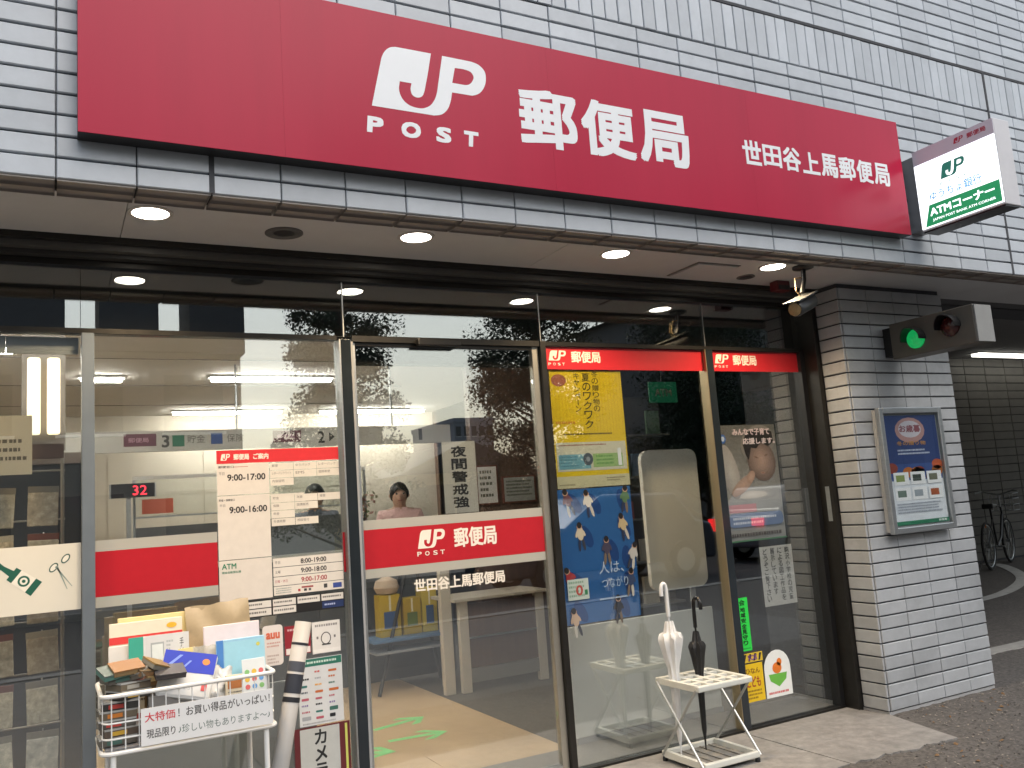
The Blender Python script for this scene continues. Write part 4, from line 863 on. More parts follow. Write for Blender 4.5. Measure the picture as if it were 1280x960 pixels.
# counter clutter
R9 = random.Random(9)
t = thing('flower_pot', 'pot of pinkish flowers on the counter left of the clerk', 'flower pot', (2.2, 6.75, 1.02))
MB().lathe([(.045, 0), (.06, .09), (.055, .09)], mat('pot_grey', (.2, .22, .22), .5), 14, Matrix.Translation((2.22, 6.75, 1.0205))).build('pot', t, smooth=True)
mb = MB(); 
for k in range(110):
    a = R9.uniform(0, 6.28); r = R9.uniform(0, .12); zc = 1.12+R9.uniform(0, .34); c = Vector((2.22+r*math.cos(a), 6.75+r*math.sin(a)*.7, zc)); u = Vector((R9.uniform(-1, 1), R9.uniform(-1, 1), R9.uniform(-1, 1))).normalized()*.022; v_ = u.orthogonal().normalized()*.014
    mb.add([c-u, c+v_, c+u, c-v_], [(0, 1, 2, 3)], ink(['#7d7a5c', '#a86a66', '#8e8a70', '#5c6a4c', '#b08a80'][k % 5]))
mb.build('blossom', t)
t = thing('small_terminal', 'small white and dark card terminal on the counter below the number display', 'terminal', (.4, 6.75, 1.02)); bx('body', .33, .45, 6.66, 6.80, 1.0205, 1.15, mat('terminal_dark', (.04, .05, .06), .4), t, bevel=.006); bx('screen_hood', .32, .46, 6.68, 6.80, 1.1505, 1.21, WHITEPL, t, bevel=.006)

# left bay: stationery rack with hanging packs
st = thing('stationery_rack', 'wire stationery rack with hanging craft packs behind the far left glass', 'display rack', (-.2, 4.0, 0))
WIRE = mat('rack_wire', (.30, .28, .25), .4, metal=.6)
for x in (-.75, -.50, -.25, .045): MB().tube([(x, 4.06, 0), (x, 4.06, 1.62)], .007, WIRE, 8).build('upright', st)
for k in range(7): MB().tube([(-.76, 4.06, .35+k*.2), (.055, 4.06, .35+k*.2)], .004, WIRE, 6).build('cross_wire', st)
bx('base', -.78, .07, 3.98, 4.25, -.003, .25, mat('rack_base', (.32, .14, .07), .5, noise=.1), st); bx('header', -.78, .05, 4.05, 4.07, 1.60, 1.66, mat('rack_header', (.10, .06, .05), .5), st)
PK = [mat('pack_%d' % k, c, .25, noise=.35, nscale=38) for k, c in enumerate(((.62, .54, .40), (.70, .62, .48), (.50, .44, .34), (.56, .46, .33), (.74, .67, .55)))]
LABS = ['top', 'second', 'third', 'fourth', 'fifth', 'sixth']
for j in range(6):
    for k in range(5):
        x = -.70+k*.155; zz = 1.33-j*.19
        t = thing('craft_pack', 'clear craft pack in the %s column of the wire rack, %s row' % (['leftmost', 'second', 'middle', 'fourth', 'rightmost'][k], LABS[j]), 'craft pack', (x, 4.0, zz), 'craft packs on the wire rack')
        tl = R9.uniform(-.05, .05); X = Matrix.Translation((x+.055, 4.0+R9.uniform(-.01, .01), zz+.07)) @ Matrix.Rotation(tl, 4, 'Y') @ Matrix.Rotation(R9.uniform(-.2, .2), 4, 'X')
        MB().box(-.055, .055, -.006, .006, -.075, .06, R9.choice(PK), X).build('pouch', t, bevel=.004)
        MB().box(-.056, .056, -.004, .004, .06, .085, ink(R9.choice(['#8a8070', '#b8ad98', '#7a4a3c', '#a89a7a'])), X).build('header_card', t)
        MB().tube([X @ Vector((0, .0, .08)), X @ Vector((0, .06, .085))], .003, WIRE, 6).build('peg', t)
t = thing('paper_notice', 'cream paper notice with lines of writing at the far left edge', 'notice', (-.3, 3.85, 1.5))
bx('sheet', -.46, -.062, 3.85, 3.8515, 1.525, 1.755, mat('notice_cream', (.60, .55, .44), .6), t); p = Print((0, 3.85, 0)); p.lines(-.44, 1.54, -.08, 1.74, 6, '#5c564a', 12, .42); p.build('lettering', t)
bx('hanging_strip', -.28, -.26, 3.852, 3.854, 1.755, 2.05, PAPER, t)
t = thing('shelf_lamp_pair', 'pair of glowing vertical lamp shades seen through the far left glass', 'lamp', (-.0, 5.0, 1.6))
for x in (-.075, .015):
    bx('shade', x-.03, x+.03, 5.0, 5.04, 1.80, 2.20, mat('lamp_shade', (1, .86, .58), .5, emit=1.4), t, bevel=.012)
bx('backplate', -.13, .07, 5.045, 5.06, 1.72, 2.449, mat('lamp_back', (.2, .18, .16), .6), t)
t = thing('dark_doorway', 'dark framed inner door behind the far left window', 'door', (.05, 5.2, 0)); bx('leaf', -.3, .145, 5.20, 5.25, -.003, 1.66, mat('inner_door', (.02, .022, .025), .3), t); bx('frame', .146, .19, 5.19, 5.26, -.003, 1.72, mat('inner_frame', (.16, .13, .11), .5), t); bx('frame', -.3, .1455, 5.19, 5.26, 1.661, 1.72, MC['inner_frame'], t)
# ================================================================== UMBRELLA STAND
us = thing('umbrella_stand', 'white folding umbrella stand with crossed legs on the stone step', 'umbrella stand', (2.79, 3.45, 0))
UX0, UX1, UY0, UY1, UZ = 2.615, 2.945, 3.27, 3.595, .385
UW = mat('stand_white', (.66, .66, .60), .4, noise=.06, nscale=12)
holes = 4; cw = (UX1-UX0-.03)/holes
mb = MB()
for k in range(holes+1): x = UX0+.015+k*cw; mb.box(x-.011, x+.011, UY0+.0225, UY1-.0225, UZ-.010, UZ+.004, UW)
for k in range(holes+1): y = UY0+.015+k*(UY1-UY0-.03)/holes; mb.box(UX0+.0225, UX1-.0225, y-.014, y+.014, UZ-.009, UZ+.003, UW)
mb.build('top_grid', us)
def rim(nm, z0, z1, M):
    bx(nm, UX0, UX1, UY0, UY0+.022, z0, z1, M, us, bevel=.006); bx(nm, UX0, UX1, UY1-.022, UY1, z0, z1, M, us, bevel=.006)
    bx(nm, UX0+.0005, UX0+.022, UY0+.0225, UY1-.0225, z0, z1, M, us); bx(nm, UX1-.022, UX1-.0005, UY0+.0225, UY1-.0225, z0, z1, M, us)
rim('top_rim', UZ-.022, UZ+.006, UW); rim('tray_rim', .022, .052, UW)
bx('tray_floor', UX0+.0225, UX1-.0225, UY0+.0225, UY1-.0225, .024, .030, mat('tray_grey', (.22, .21, .19), .6, noise=.2, nscale=20), us)
for k in range(5): bx('tray_rib', UX0+.04+k*.056, UX0+.046+k*.056, UY0+.03, UY1-.03, .0302, .036, mat('tray_grey', 0), us)
LG = mat('stand_leg', (.45, .46, .45), .35, metal=.7, noise=.06)
for x in (UX0-.006, UX1+.006):
    MB().tube([(x, UY0+.006, .03), (x, UY1-.02, UZ-.012)], .0065, LG, 8).build('leg', us, smooth=True)
    MB().tube([(x+(.008 if x < 2.8 else -.008), UY1-.006, .03), (x+(.008 if x < 2.8 else -.008), UY0+.02, UZ-.012)], .0065, LG, 8).build('leg', us, smooth=True)
for x in (UX0+.01, UX1-.01):
    for y in (UY0+.012, UY1-.012): MB().lathe([(.012, .0), (.013, .012), (.009, .022)], BLACKMET, 10, Matrix.Translation((x, y, .0015))).build('foot', us)
def umbrella(name, label, x, y, ztip, ztop, M, MH, hook, fat, lean=(0, 0)):
    t = thing(name, label, 'umbrella', (x, y, ztip))
    H = ztop-ztip; base = Vector((x, y, ztip)); ax = Vector((lean[0], lean[1], 1)).normalized()
    X = Matrix.Translation(base) @ ax.to_track_quat('Z', 'Y').to_matrix().to_4x4()
    # folded canopy: pleated cloth tapering down to the tip
    n = 32; prof = [(.06, .006), (.10, .011), (.35*H, .018*fat), (.43*H, .021*fat), (.50*H, .024*fat), (.56*H, .032*fat), (.63*H, .041*fat), (.675*H, .047*fat), (.69*H, .043*fat), (.71*H, .025*fat), (.76*H, .018*fat), (.775*H, .015*fat)]
    vs = []; fs = []
    for zz, r in prof:
        for k in range(n):
            tt = 2*math.pi*k/n; am = .22 if zz > .5*H else .13; rr = r*(1+am*math.sin(8*tt+zz*9)); vs.append(X @ Vector((rr*math.cos(tt), rr*math.sin(tt), zz+(.012*math.sin(8*tt) if zz > .66*H and zz < .70*H else 0))))
    for j in range(len(prof)-1):
        for k in range(n): fs.append((j*n+k, j*n+(k+1) % n, (j+1)*n+(k+1) % n, (j+1)*n+k))
    mb = MB(); mb.add(vs, fs, M); mb.build('canopy', t, smooth=True)
    MB().tube([X @ Vector((0, 0, 0)), X @ Vector((0, 0, .07))], [.003, .006], MH, 8).build('ferrule', t)
    MB().lathe([(.0195*fat, .40*H), (.022*fat, .405*H), (.022*fat, .425*H), (.0195*fat, .43*H)], M, 20, X).build('strap', t)
    MB().tube([X @ Vector((0, 0, .05)), X @ Vector((0, 0, .88*H))], .005, MH if M is not MH else M, 8).build('shaft', t)
    hk = [Vector((0, 0, .80*H)), Vector((0, 0, .86*H)), Vector((0, 0, .93*H))]+[Vector((hook*(.028-.028*math.cos(a)), 0, .955*H+.028*math.sin(a)*1.2)) for a in [math.pi*q_/8 for q_ in range(9)]]+[Vector((hook*.056, 0, .925*H))]
    MB().tube([X @ q_ for q_ in hk], .0095, MH, 10).build('handle', t, smooth=True); return t
UWH = mat('umbrella_white', (.70, .70, .69), .45, noise=.06, nscale=25); UBK = mat('umbrella_black', (.014, .014, .015), .55, noise=.2, nscale=30)
umbrella('umbrella', 'closed white umbrella standing in the white folding stand', 2.660, 3.50, .032, .845, UWH, mat('handle_white', (.74, .74, .73), .3), .55, 1.12)
umbrella('umbrella', 'closed black umbrella standing in the white folding stand', 2.815, 3.505, .032, .755, UBK, mat('handle_black', (.012, .011, .011), .25), -.95, .8, (.012, 0))

# ================================================================== WIRE BARGAIN RACK
wr = thing('wire_rack', 'white wire bargain rack on legs in front of the left window', 'wire rack', (.44, 3.42, 0))
RX0, RX1, RY0, RY1, RZ0, RZ1 = .150, .715, 3.27, 3.60, .560, .742
WW = mat('wire_white', (.76, .76, .74), .35, noise=.03)
def loop(z, r, nm, inset=0):
    a, b, c, d = RX0+inset, RX1-inset, RY0+inset, RY1-inset; k = .03; pts = []
    for cx, cy_, t0 in ((b-k, c+k, -90), (b-k, d-k, 0), (a+k, d-k, 90), (a+k, c+k, 180)):
        for q_ in range(5): tt = math.radians(t0+q_*22.5); pts.append((cx+k*math.cos(tt), cy_+k*math.sin(tt), z))
    MB().tube(pts, r, WW, 8, closed=True).build(nm, wr, smooth=True)
loop(RZ1, .0075, 'rim'); loop(RZ0, .0075, 'bottom_frame'); loop(.655, .003, 'wire_hoop', .004); loop(.605, .003, 'wire_hoop', .004)
for k in range(13):
    x = RX0+.03+k*(RX1-RX0-.06)/12
    MB().tube([(x, RY0+.004, RZ1), (x, RY0+.004, RZ0), (x, RY1-.004, RZ0), (x, RY1-.004, RZ1)], .0022, WW, 5).build('wire', wr)
for k in range(5):
    y = RY0+.03+k*(RY1-RY0-.06)/4
    MB().tube([(RX0+.004, y, RZ1), (RX0+.004, y, RZ0+.003), (RX1-.004, y, RZ0+.003), (RX1-.004, y, RZ1)], .0022, WW, 5).build('wire', wr)
for x in (RX0+.035, RX1-.035):
    for y in (RY0+.01, RY1-.01): MB().tube([(x, y, .055), (x, y, RZ0)], .0095, WW, 10).build('leg', wr, smooth=True); MB().tube([(x-.008, y, .025), (x+.008, y, .025)], .024, BLACKMET, 14).build('caster', wr); MB().box(x-.011, x+.011, y-.006, y+.006, .025, .06, ALU).build('fork', wr)
bx('liner', RX0+.012, RX1-.012, RY0+.012, RY1-.012, RZ0+.008, RZ0+.013, mat('liner_grey', (.20, .20, .21), .6), wr)
t = thing('bargain_sign', 'white card with red and black bargain lettering on the wire rack', 'sign', (.48, 3.26, .58))
bx('card', .268, .700, 3.2575, 3.2600, .570, .690, mat('card_white', (.80, .79, .77), .5), t)
p = Print((0, 3.2574, 0)); p.text('大特価', .280, .645, .375, .675, '#d2464e', .01).text('！お買い得品がいっぱい！', .385, .645, .690, .676, '#3e3a38', .005)
p.text('現品限り', .285, .592, .375, .620, '#3e3a38', .005).text('♪珍しい物もありますよ～♪', .385, .592, .690, .620, '#6a7a72', .0); p.build('lettering', t)
# goods in the rack -- each leans on the back or lies in the basket
def card(name, label, cat, x, y, z, wd, hh, th, col, tilt=-.12, yawr=0, roll_=0, bev=.002, draw=None, M=None):
    t = thing(name, label, cat, (x, y, z))
    X = Matrix.Translation((x, y, z)) @ Matrix.Rotation(yawr, 4, 'Z') @ Matrix.Rotation(tilt, 4, 'X') @ Matrix.Rotation(roll_, 4, 'Y')
    MB().box(-wd/2, wd/2, 0, th, 0, hh, M or ink(col), X).build('body', t, bevel=bev)
    if draw:
        p = Print(X @ Vector((-wd/2, -.0004, 0)), u=(X.to_3x3() @ Vector((1, 0, 0))), v=(X.to_3x3() @ Vector((0, 0, 1))), step=.0004); draw(p, wd, hh); p.build('print', t)
    return t
FL = RZ0+.014
def crumpled(name, label, cat, x, y, z, wd, hh, M, amp, seed, tilt=-.06, roll_=0, fold=None):
    R = random.Random(seed); t = thing(name, label, cat, (x, y, z)); X = Matrix.Translation((x, y, z)) @ Matrix.Rotation(tilt, 4, 'X') @ Matrix.Rotation(roll_, 4, 'Y')
    from mathutils import noise as N_
    nx_, nz_ = 16, 22; vs = []; fs = []
    for side in (0, 1):
        for j in range(nz_+1):
            for i_ in range(nx_+1):
                u_ = i_/nx_; v2 = j/nz_; e = min(u_, 1-u_, v2, 1-v2)*4; d = N_.noise(Vector((u_*3+seed, v2*4, seed*.7)))*amp+abs(N_.noise(Vector((u_*7, v2*9+seed, 2))))*amp*.6
                vs.append(X @ Vector(((u_-.5)*wd+R.uniform(-1, 1)*.0015, -d*(1 if side == 0 else -.3)-(min(1, e)*.008 if side == 0 else -min(1, e)*.004), v2*hh+N_.noise(Vector((u_*4, seed, 0)))*.012*v2)))
    n_ = (nx_+1)*(nz_+1)
    for side in (0, 1):
        for j in range(nz_):
            for i_ in range(nx_): k = side*n_+j*(nx_+1)+i_; fs.append((k, k+1, k+nx_+2, k+nx_+1))
    mb = MB(); mb.add(vs, fs, M); mb.build('wrapper', t, smooth=True)
    if fold: mb = MB(); mb.box(-wd*.5, wd*.5, -.012, -.009, hh*.86, hh*.9, ink(fold), X); mb.build('seal_strip', t)
    return t
def d_letter(p, w_, h_): p.rect(0, h_*.80, w_, h_*.87, '#d8403e').lines(w_*.1, h_*.5, w_*.6, h_*.7, 3, '#b7a890', 2); p.up().ell(w_*.85, h_*.93, .018, .010, '#e8b63a')
card('envelope_pack', 'pale yellow envelope pack with a red stripe at the back left of the rack', 'envelope pack', .315, 3.545, FL, .25, .375, .012, '#e9dfc8', -.05, draw=d_letter)
card('envelope_pack', 'cream envelope pack behind the red striped envelopes in the rack', 'envelope pack', .34, 3.572, FL, .24, .39, .010, '#e8d69a', -.04)
crumpled('kraft_envelope', 'crinkled tan kraft envelope standing tallest at the back of the rack', 'envelope', .590, 3.555, FL, .235, .41, mat('kraft', (.46, .36, .22), .35, noise=.12, nscale=14, spec=.6), .012, 3, roll_=-.05)
crumpled('plastic_bag', 'clear crinkled plastic bag between the letter sets and folders', 'plastic bag', .50, 3.43, FL, .11, .27, mat('cellophane', (.62, .60, .52), .12, noise=.2, nscale=25, alpha=.55), .02, 9, roll_=.06)
card('letter_set', 'white letter set with a teal side strip in the left of the rack', 'letter set', .352, 3.475, FL, .205, .325, .010, '#dcdcd8', -.08, draw=lambda p, w_, h_: p.rect(0, 0, w_*.24, h_, '#3fa58e').rect(w_*.28, 0, w_, h_, '#d6d6d4').up().rect(w_*.36, h_*.62, w_*.58, h_*.92, '#a9aeae').vtext('手紙', w_*.84, h_*.72, w_*.91, h_*.95, '#5a5a58', .0).lines(w_*.62, h_*.6, w_*.75, h_*.94, 8, '#b4b8b6', 3).up().rect(w_*.38, h_*.64, w_*.56, h_*.90, '#dfe4e0'))
card('letter_set', 'small white boxed card set at the left end of the rack', 'letter set', .225, 3.50, FL, .08, .30, .014, '#e2dcd4', -.07, draw=lambda p, w_, h_: p.rect(w_*.1, h_*.70, w_*.5, h_*.76, '#e0b8b0').rect(w_*.5, h_*.62, w_*.9, h_*.72, '#2a2622'))
card('folder', 'pale pink plastic folder standing at the right of the rack', 'folder', .605, 3.46, FL, .205, .335, .008, '#e6d9da', -.05, .05, draw=lambda p, w_, h_: p.rect(.003, .003, w_-.003, h_-.003, '#eadfe0'))
card('folder', 'light blue folder standing in front of the pink one', 'folder', .625, 3.40, FL, .175, .285, .010, '#9fcbe2', -.06, .05, draw=lambda p, w_, h_: p.rect(0, 0, w_*.14, h_, '#4f86c8').rect(w_*.16, .004, w_, h_*.97, '#a5d6e4').up().rect(w_*.55, h_*.42, w_*.92, h_*.56, '#e6bcd0').ell(w_*.86, h_*.9, .007, .007, '#d8d060'))
card('tissue_pack', 'glossy blue and white tissue pack tilted in the middle of the rack', 'tissue pack', .405, 3.33, FL+.115, .185, .165, .045, '#d9dad8', -.35, -.1, .24, .014, draw=lambda p, w_, h_: p.rect(.004, h_*.55, w_-.004, h_*.98, '#2036b8').up().ell(w_*.8, h_*.80, .013, .011, '#e08a3c').poly([(w_*.05, h_*.6), (w_*.3, h_*.9), (w_*.36, h_*.9), (w_*.12, h_*.6)], '#7f98e8').poly([(w_*.35, h_*.6), (w_*.5, h_*.8), (w_*.54, h_*.8), (w_*.4, h_*.6)], '#7f98e8').text('得用', w_*.45, h_*.2, w_*.6, h_*.32, '#9a9ea4', .0).rect(w_*.8, h_*.2, w_*.9, h_*.35, '#d05050'))
card('blue_pouch', 'small blue printed pouch between the kraft envelope and the folders', 'pouch', .515, 3.50, FL, .07, .235, .01, '#4a78b4', -.06, .1, draw=lambda p, w_, h_: p.rect(.005, h_*.7, w_-.005, h_*.9, '#a9c3dc'))
crumpled('wrapped_pack', 'crumpled white wrapped pack beside the light blue folder', 'pack', .515, 3.345, FL+.055, .085, .15, mat('wrap_white', (.66, .65, .62), .3, noise=.08, nscale=30), .018, 14, -.25, .2)
card('price_packet', 'small yellow price card standing before the letter sets', 'card', .445, 3.44, FL, .06, .27, .003, '#d8c88a', -.1, .1, draw=lambda p, w_, h_: p.text('50円', w_*.1, h_*.8, w_*.9, h_*.92, '#b8503a', .02).lines(w_*.1, h_*.5, w_*.9, h_*.75, 4, '#8a7a50', 3))
card('sticker_sheet', 'sheet of small printed stickers leaning at the front right of the rack', 'sticker sheet', .660, 3.335, FL, .085, .215, .002, '#dfe3e2', -.12, .12, draw=lambda p, w_, h_: [p.ell(w_*(.2+.3*(k % 3)), h_*(.55+.12*(k//3)), .009, .009, ['#d86a6a', '#6aa0d8', '#8ac07a', '#e0b84a'][k % 4]) for k in range(9)])
bx('filler_box', .25, .69, 3.33, 3.44, FL, FL+.055, mat('grey_carton', (.25, .24, .23), .7, noise=.1), wr)
cols = ['#57544e', '#6a6050', '#4c4a46', '#3c3c3a', '#5f5b54', '#776c5a', '#353331', '#5c5046']
RT = random.Random(21); K = 0
names = ['bottom', 'second', 'third', 'fourth', 'fifth', 'sixth', 'seventh', 'top']
for k in range(8):
    zz = FL+.002+k*.0285; wd, dp_ = .115, .085; cx = .205+RT.uniform(-.008, .01) if k < 5 else .235+RT.uniform(-.02, .03); yawr = RT.uniform(-.15, .15) if k < 5 else RT.uniform(-.6, .6)
    t = thing('stamp_case', 'small dark clear-lidded case in the pile at the left of the rack, %s of eight' % names[k], 'case', (cx, 3.345, zz), 'cases piled in the rack')
    X = Matrix.Translation((cx, 3.355, zz)) @ Matrix.Rotation(yawr, 4, 'Z') @ Matrix.Rotation(RT.uniform(-.04, .10) if k > 4 else 0, 4, 'Y')
    MB().box(-wd/2, wd/2, -dp_/2, dp_/2, 0, .022, ink(RT.choice(cols)), X).build('base', t, bevel=.002)
    MB().box(-wd/2-.001, wd/2+.001, -dp_/2-.001, dp_/2+.001, .0222, .0278, mat('lid_grey', (.42, .42, .40), .2, noise=.1), X).build('lid', t)
    MB().box(-wd*.3, wd*.1, -dp_/2-.0008, -dp_/2-.0002, .005, .018, ink(RT.choice(['#b5443c', '#c87a32', '#a8a49a', '#4a6a62', '#c9a23c'])), X).build('label', t)
LA2 = ['leftmost, teal edged', 'orange banded', 'tilted white edged', 'brown, in the middle', 'grey with amber band', 'dark, nearest the tissue pack']
for k in range(6):
    t = thing('stamp_case', 'loose small case lying on the pile in the rack, ' + LA2[k], 'case', (.21+.035*k, 3.35, .8), 'cases piled in the rack')
    X = Matrix.Translation((.195+.034*k, 3.335+RT.uniform(-.01, .02), FL+.23+.012*math.sin(k*2.1)-.003*k)) @ Matrix.Rotation(RT.uniform(-.8, .8), 4, 'Z') @ Matrix.Rotation(RT.uniform(-.35, .35), 4, 'Y') @ Matrix.Rotation(.35, 4, 'X')
    MB().box(-.05, .05, -.035, .035, 0, .016, ink(['#4f7d76', '#8a7350', '#6c6860', '#8a6a4a', '#77746a', '#38363a'][k]), X).build('base', t, bevel=.002); MB().box(-.051, .051, -.036, .036, .0162, .021, ink(['#5c6a66', '#8a6238', '#8f8c86', '#6a5a44', '#8a7040', '#4a484a'][k]), X).build('lid', t)
bx('filler_box', .30, .46, 3.345, 3.44, FL+.056, FL+.135, mat('grey_carton', 0), wr)

PKL = ['leftmost, pale green', 'white, second from the left', 'brown, third from the left', 'pale blue, beside the tissue pack', 'cream, under the sticker sheet', 'grey, at the right end']
for k, (x, y, c, c2) in enumerate(((.215, 3.41, '#9fb0a0', '#4a6a58'), (.275, 3.425, '#d4d2cc', '#a8483c'), (.325, 3.40, '#8c7358', '#d8c8a0'), (.47, 3.395, '#a8bccc', '#3c5a8a'), (.585, 3.325, '#d2c8b0', '#a86a3a'), (.690, 3.39, '#9a9a98', '#3a3c40'))):
    card('small_packet', 'small printed packet standing in the rack, ' + PKL[k], 'packet', x, y, FL, .07, .245 if k < 4 else .17, .008, c, -.14+.03*(k % 3), .25*(-1)**k, .05*(-1)**k, .003, draw=lambda p, w_, h_, c2=c2, k=k: p.rect(w_*.1, h_*.72, w_*.9, h_*.92, c2).lines(w_*.1, h_*.4, w_*.9, h_*.68, 5, '#6a6862', k).rect(w_*.2, h_*.1, w_*.8, h_*.3, c2))['group'] = 'small packets in the rack'
# leaning striped tube
tb = thing('striped_tube', 'white paper tube with dark stripes leaning beside the wire rack', 'paper tube', (.62, 3.36, 0))
p0, p1 = Vector((.655, 3.33, 0.002)), Vector((.866, 3.44, .885)); ax = (p1-p0); L = ax.length; ax.normalize()
X = Matrix.Translation(p0) @ ax.to_track_quat('Z', 'Y').to_matrix().to_4x4()
mb = MB(); n = 24; TW = mat('tube_white', (.40, .395, .385), .5, noise=.05); r = .031
mb.lathe([(r, 0), (r, L)], TW, n, X) if False else mb.tube([p0, p1], r, TW, n, caps=False); o = mb.build('wall', tb, smooth=True); sm = o.modifiers.new('thick', 'SOLIDIFY'); sm.thickness = .004
for a, b, c in ((.905, .915, '#2a2c33'), (.80, .84, '#4d5058'), (.715, .79, '#33363f'), (.68, .70, '#24262c')):
    MB().tube([p0+ax*L*a, p0+ax*L*b], r+.0012, ink(c), n, caps=False).build('stripe', tb, smooth=True)
MB().tube([p1-ax*.02, p1-ax*.006], r-.0045, mat('tube_inner', (.12, .045, .035), .7), n).build('end_plug', tb)

# ================================================================== ALLEY ON THE RIGHT
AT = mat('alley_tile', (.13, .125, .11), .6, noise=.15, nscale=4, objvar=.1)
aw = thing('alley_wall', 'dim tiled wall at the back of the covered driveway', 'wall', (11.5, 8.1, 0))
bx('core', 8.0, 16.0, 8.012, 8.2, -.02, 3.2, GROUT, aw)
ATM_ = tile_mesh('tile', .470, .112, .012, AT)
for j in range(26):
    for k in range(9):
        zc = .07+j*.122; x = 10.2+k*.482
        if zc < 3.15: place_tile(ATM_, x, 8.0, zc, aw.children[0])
struct(bx('alley_ceiling', 4.97, 17, 3.71, 9.5, 2.95, 3.05, mat('alley_ceiling_board', (.25, .25, .25), .8, noise=.05)))
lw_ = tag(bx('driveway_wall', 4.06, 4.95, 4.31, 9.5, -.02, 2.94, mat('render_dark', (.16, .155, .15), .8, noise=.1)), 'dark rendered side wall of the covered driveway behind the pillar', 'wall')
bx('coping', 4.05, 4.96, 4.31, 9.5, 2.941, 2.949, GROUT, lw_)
bx('drop_beam', 4.98, 17, 3.705, 3.79, 2.44, 2.949, mat('beam_dark', (.03, .032, .04), .6), bld)
t = thing('alley_light', 'lit slim ceiling lamp over the covered driveway at right', 'ceiling light', (12.7, 7.6, 2.9)); bx('housing', 11.6, 13.9, 7.55, 7.72, 2.935, 2.9498, WHITEPAINT, t); bx('diffuser', 11.65, 13.85, 7.57, 7.70, 2.90, 2.9345, mat('alley_lamp', (1, .97, .88), .4, emit=3), t)
struct(bx('driveway_kerb', 5.4, 30, 4.03, 4.16, -.03, .004, mat('kerb_pale', (.34, .33, .31), .8, noise=.15)))
# curved white line on the driveway
LP = [(11.48, 7.85), (11.45, 7.6), (10.7, 6.89), (9.96, 6.36), (9.06, 5.95), (8.4, 5.78), (7.7, 5.72)]
mb = MB(); vs = []; fs = []; n = 24
for k in range(n+1):
    f = k/n*(len(LP)-1); i_ = min(int(f), len(LP)-2); u_ = f-i_; P_ = [Vector(LP[max(0, min(len(LP)-1, i_+q_))]) for q_ in (-1, 0, 1, 2)]
    c = .5*((2*P_[1])+(P_[2]-P_[0])*u_+(2*P_[0]-5*P_[1]+4*P_[2]-P_[3])*u_*u_+(3*P_[1]-P_[0]-3*P_[2]+P_[3])*u_**3); vs.append(c)
ring = vs; vs = []
for k in range(n+1):
    d = (ring[min(n, k+1)]-ring[max(0, k-1)]).normalized(); nn = Vector((-d.y, d.x))*.07; vs += [(ring[k].x+nn.x, ring[k].y+nn.y, -.007), (ring[k].x-nn.x, ring[k].y-nn.y, -.007)]
for k in range(n): fs.append((2*k, 2*k+1, 2*k+3, 2*k+2))
mb.add(vs, fs, mat('line_white', (.45, .45, .43), .8, noise=.2)); struct(mb.build('driveway_line'))
# parked bicycle
def bicycle(label, loc, rz, col):
    t = thing('bicycle', label, 'bicycle', loc); X = Matrix.Translation(loc) @ Matrix.Rotation(rz, 4, 'Z'); TY = mat('tyre', (.02, .02, .02), .8); FR = mat('bike_' + col, col, .35, metal=.3); R = .31
    def ring(cx, r, th, M, nm, par): MB().tube([X @ Vector((cx+r*math.cos(a), 0, R+r*math.sin(a))) for a in [2*math.pi*k/28 for k in range(28)]], th, M, 8, closed=True).build(nm, par, smooth=True)
    for cx in (-.52, .52):
        w_ = MB().tube([X @ Vector((cx, -.03, R)), X @ Vector((cx, .03, R))], .025, ALU, 10).build('wheel', t); ring(cx, R-.017, .017, TY, 'tyre', w_); ring(cx, R-.042, .008, ALU, 'wheel_rim', w_)
        mb = MB()
        for k in range(14): a = 2*math.pi*k/14; mb.tube([X @ Vector((cx, .01*(-1)**k, R)), X @ Vector((cx+.27*math.cos(a), 0, R+.27*math.sin(a)))], .0014, ALU, 4)
        mb.build('spokes', w_)
    P = lambda *q_: X @ Vector(q_)
    for nm, pts, r in (('seat_tube', [P(-.08, 0, .27), P(-.20, 0, .78)], .014), ('down_tube', [P(-.08, 0, .27), P(.15, 0, .38), P(.36, 0, .68)], .017), ('chain_stay', [P(-.08, 0, .27), P(-.52, 0, R)], .01), ('seat_stay', [P(-.17, 0, .64), P(-.52, 0, R)], .009), ('fork', [P(.34, 0, .80), P(.42, 0, .55), P(.52, 0, R)], .013), ('handlebar', [P(.22, -.27, .98), P(.33, -.2, 1.0), P(.33, 0, .94), P(.33, .2, 1.0), P(.22, .27, .98)], .011), ('stem', [P(.335, 0, .78), P(.33, 0, .95)], .012)):
        MB().tube(pts, r, FR if 'tube' in nm or 'stay' in nm or nm == 'fork' else ALU, 8).build(nm, t, smooth=True)
    MB().prism([(-.33, .78), (-.10, .80), (-.06, .815), (-.10, .835), (-.33, .85)], .14, BLACKMET, X @ Matrix.Translation((0, -.07, 0))).build('saddle', t, bevel=.015)
    mb = MB(); 
    for zz in (.72, .80, .88, .95): mb.tube([P(.42, -.15, zz), P(.68, -.17, zz), P(.68, .17, zz), P(.42, .15, zz)], .004, ALU, 6, closed=True)
    for a in (-.15, -.05, .05, .15): mb.tube([P(.42, a, .95), P(.42, a, .72), P(.68, a*1.1, .72), P(.68, a*1.1, .95)], .003, ALU, 5)
    mb.build('basket', t); MB().tube([P(-.08, -.09, .27), P(-.08, .09, .27)], .012, ALU, 8).build('crank', t); MB().box(-.60, -.585, -.02, .02, .55, .59, mat('reflector', (.7, .2, .03), .3), X).build('reflector', t)
    MB().tube([P(-.52, .03, R), P(-.50, .16, -.006)], .007, ALU, 6).build('kickstand', t); return t
bicycle('dark bicycle parked at the back of the covered driveway', (11.35, 7.5, -.013), .35, '#26282c')

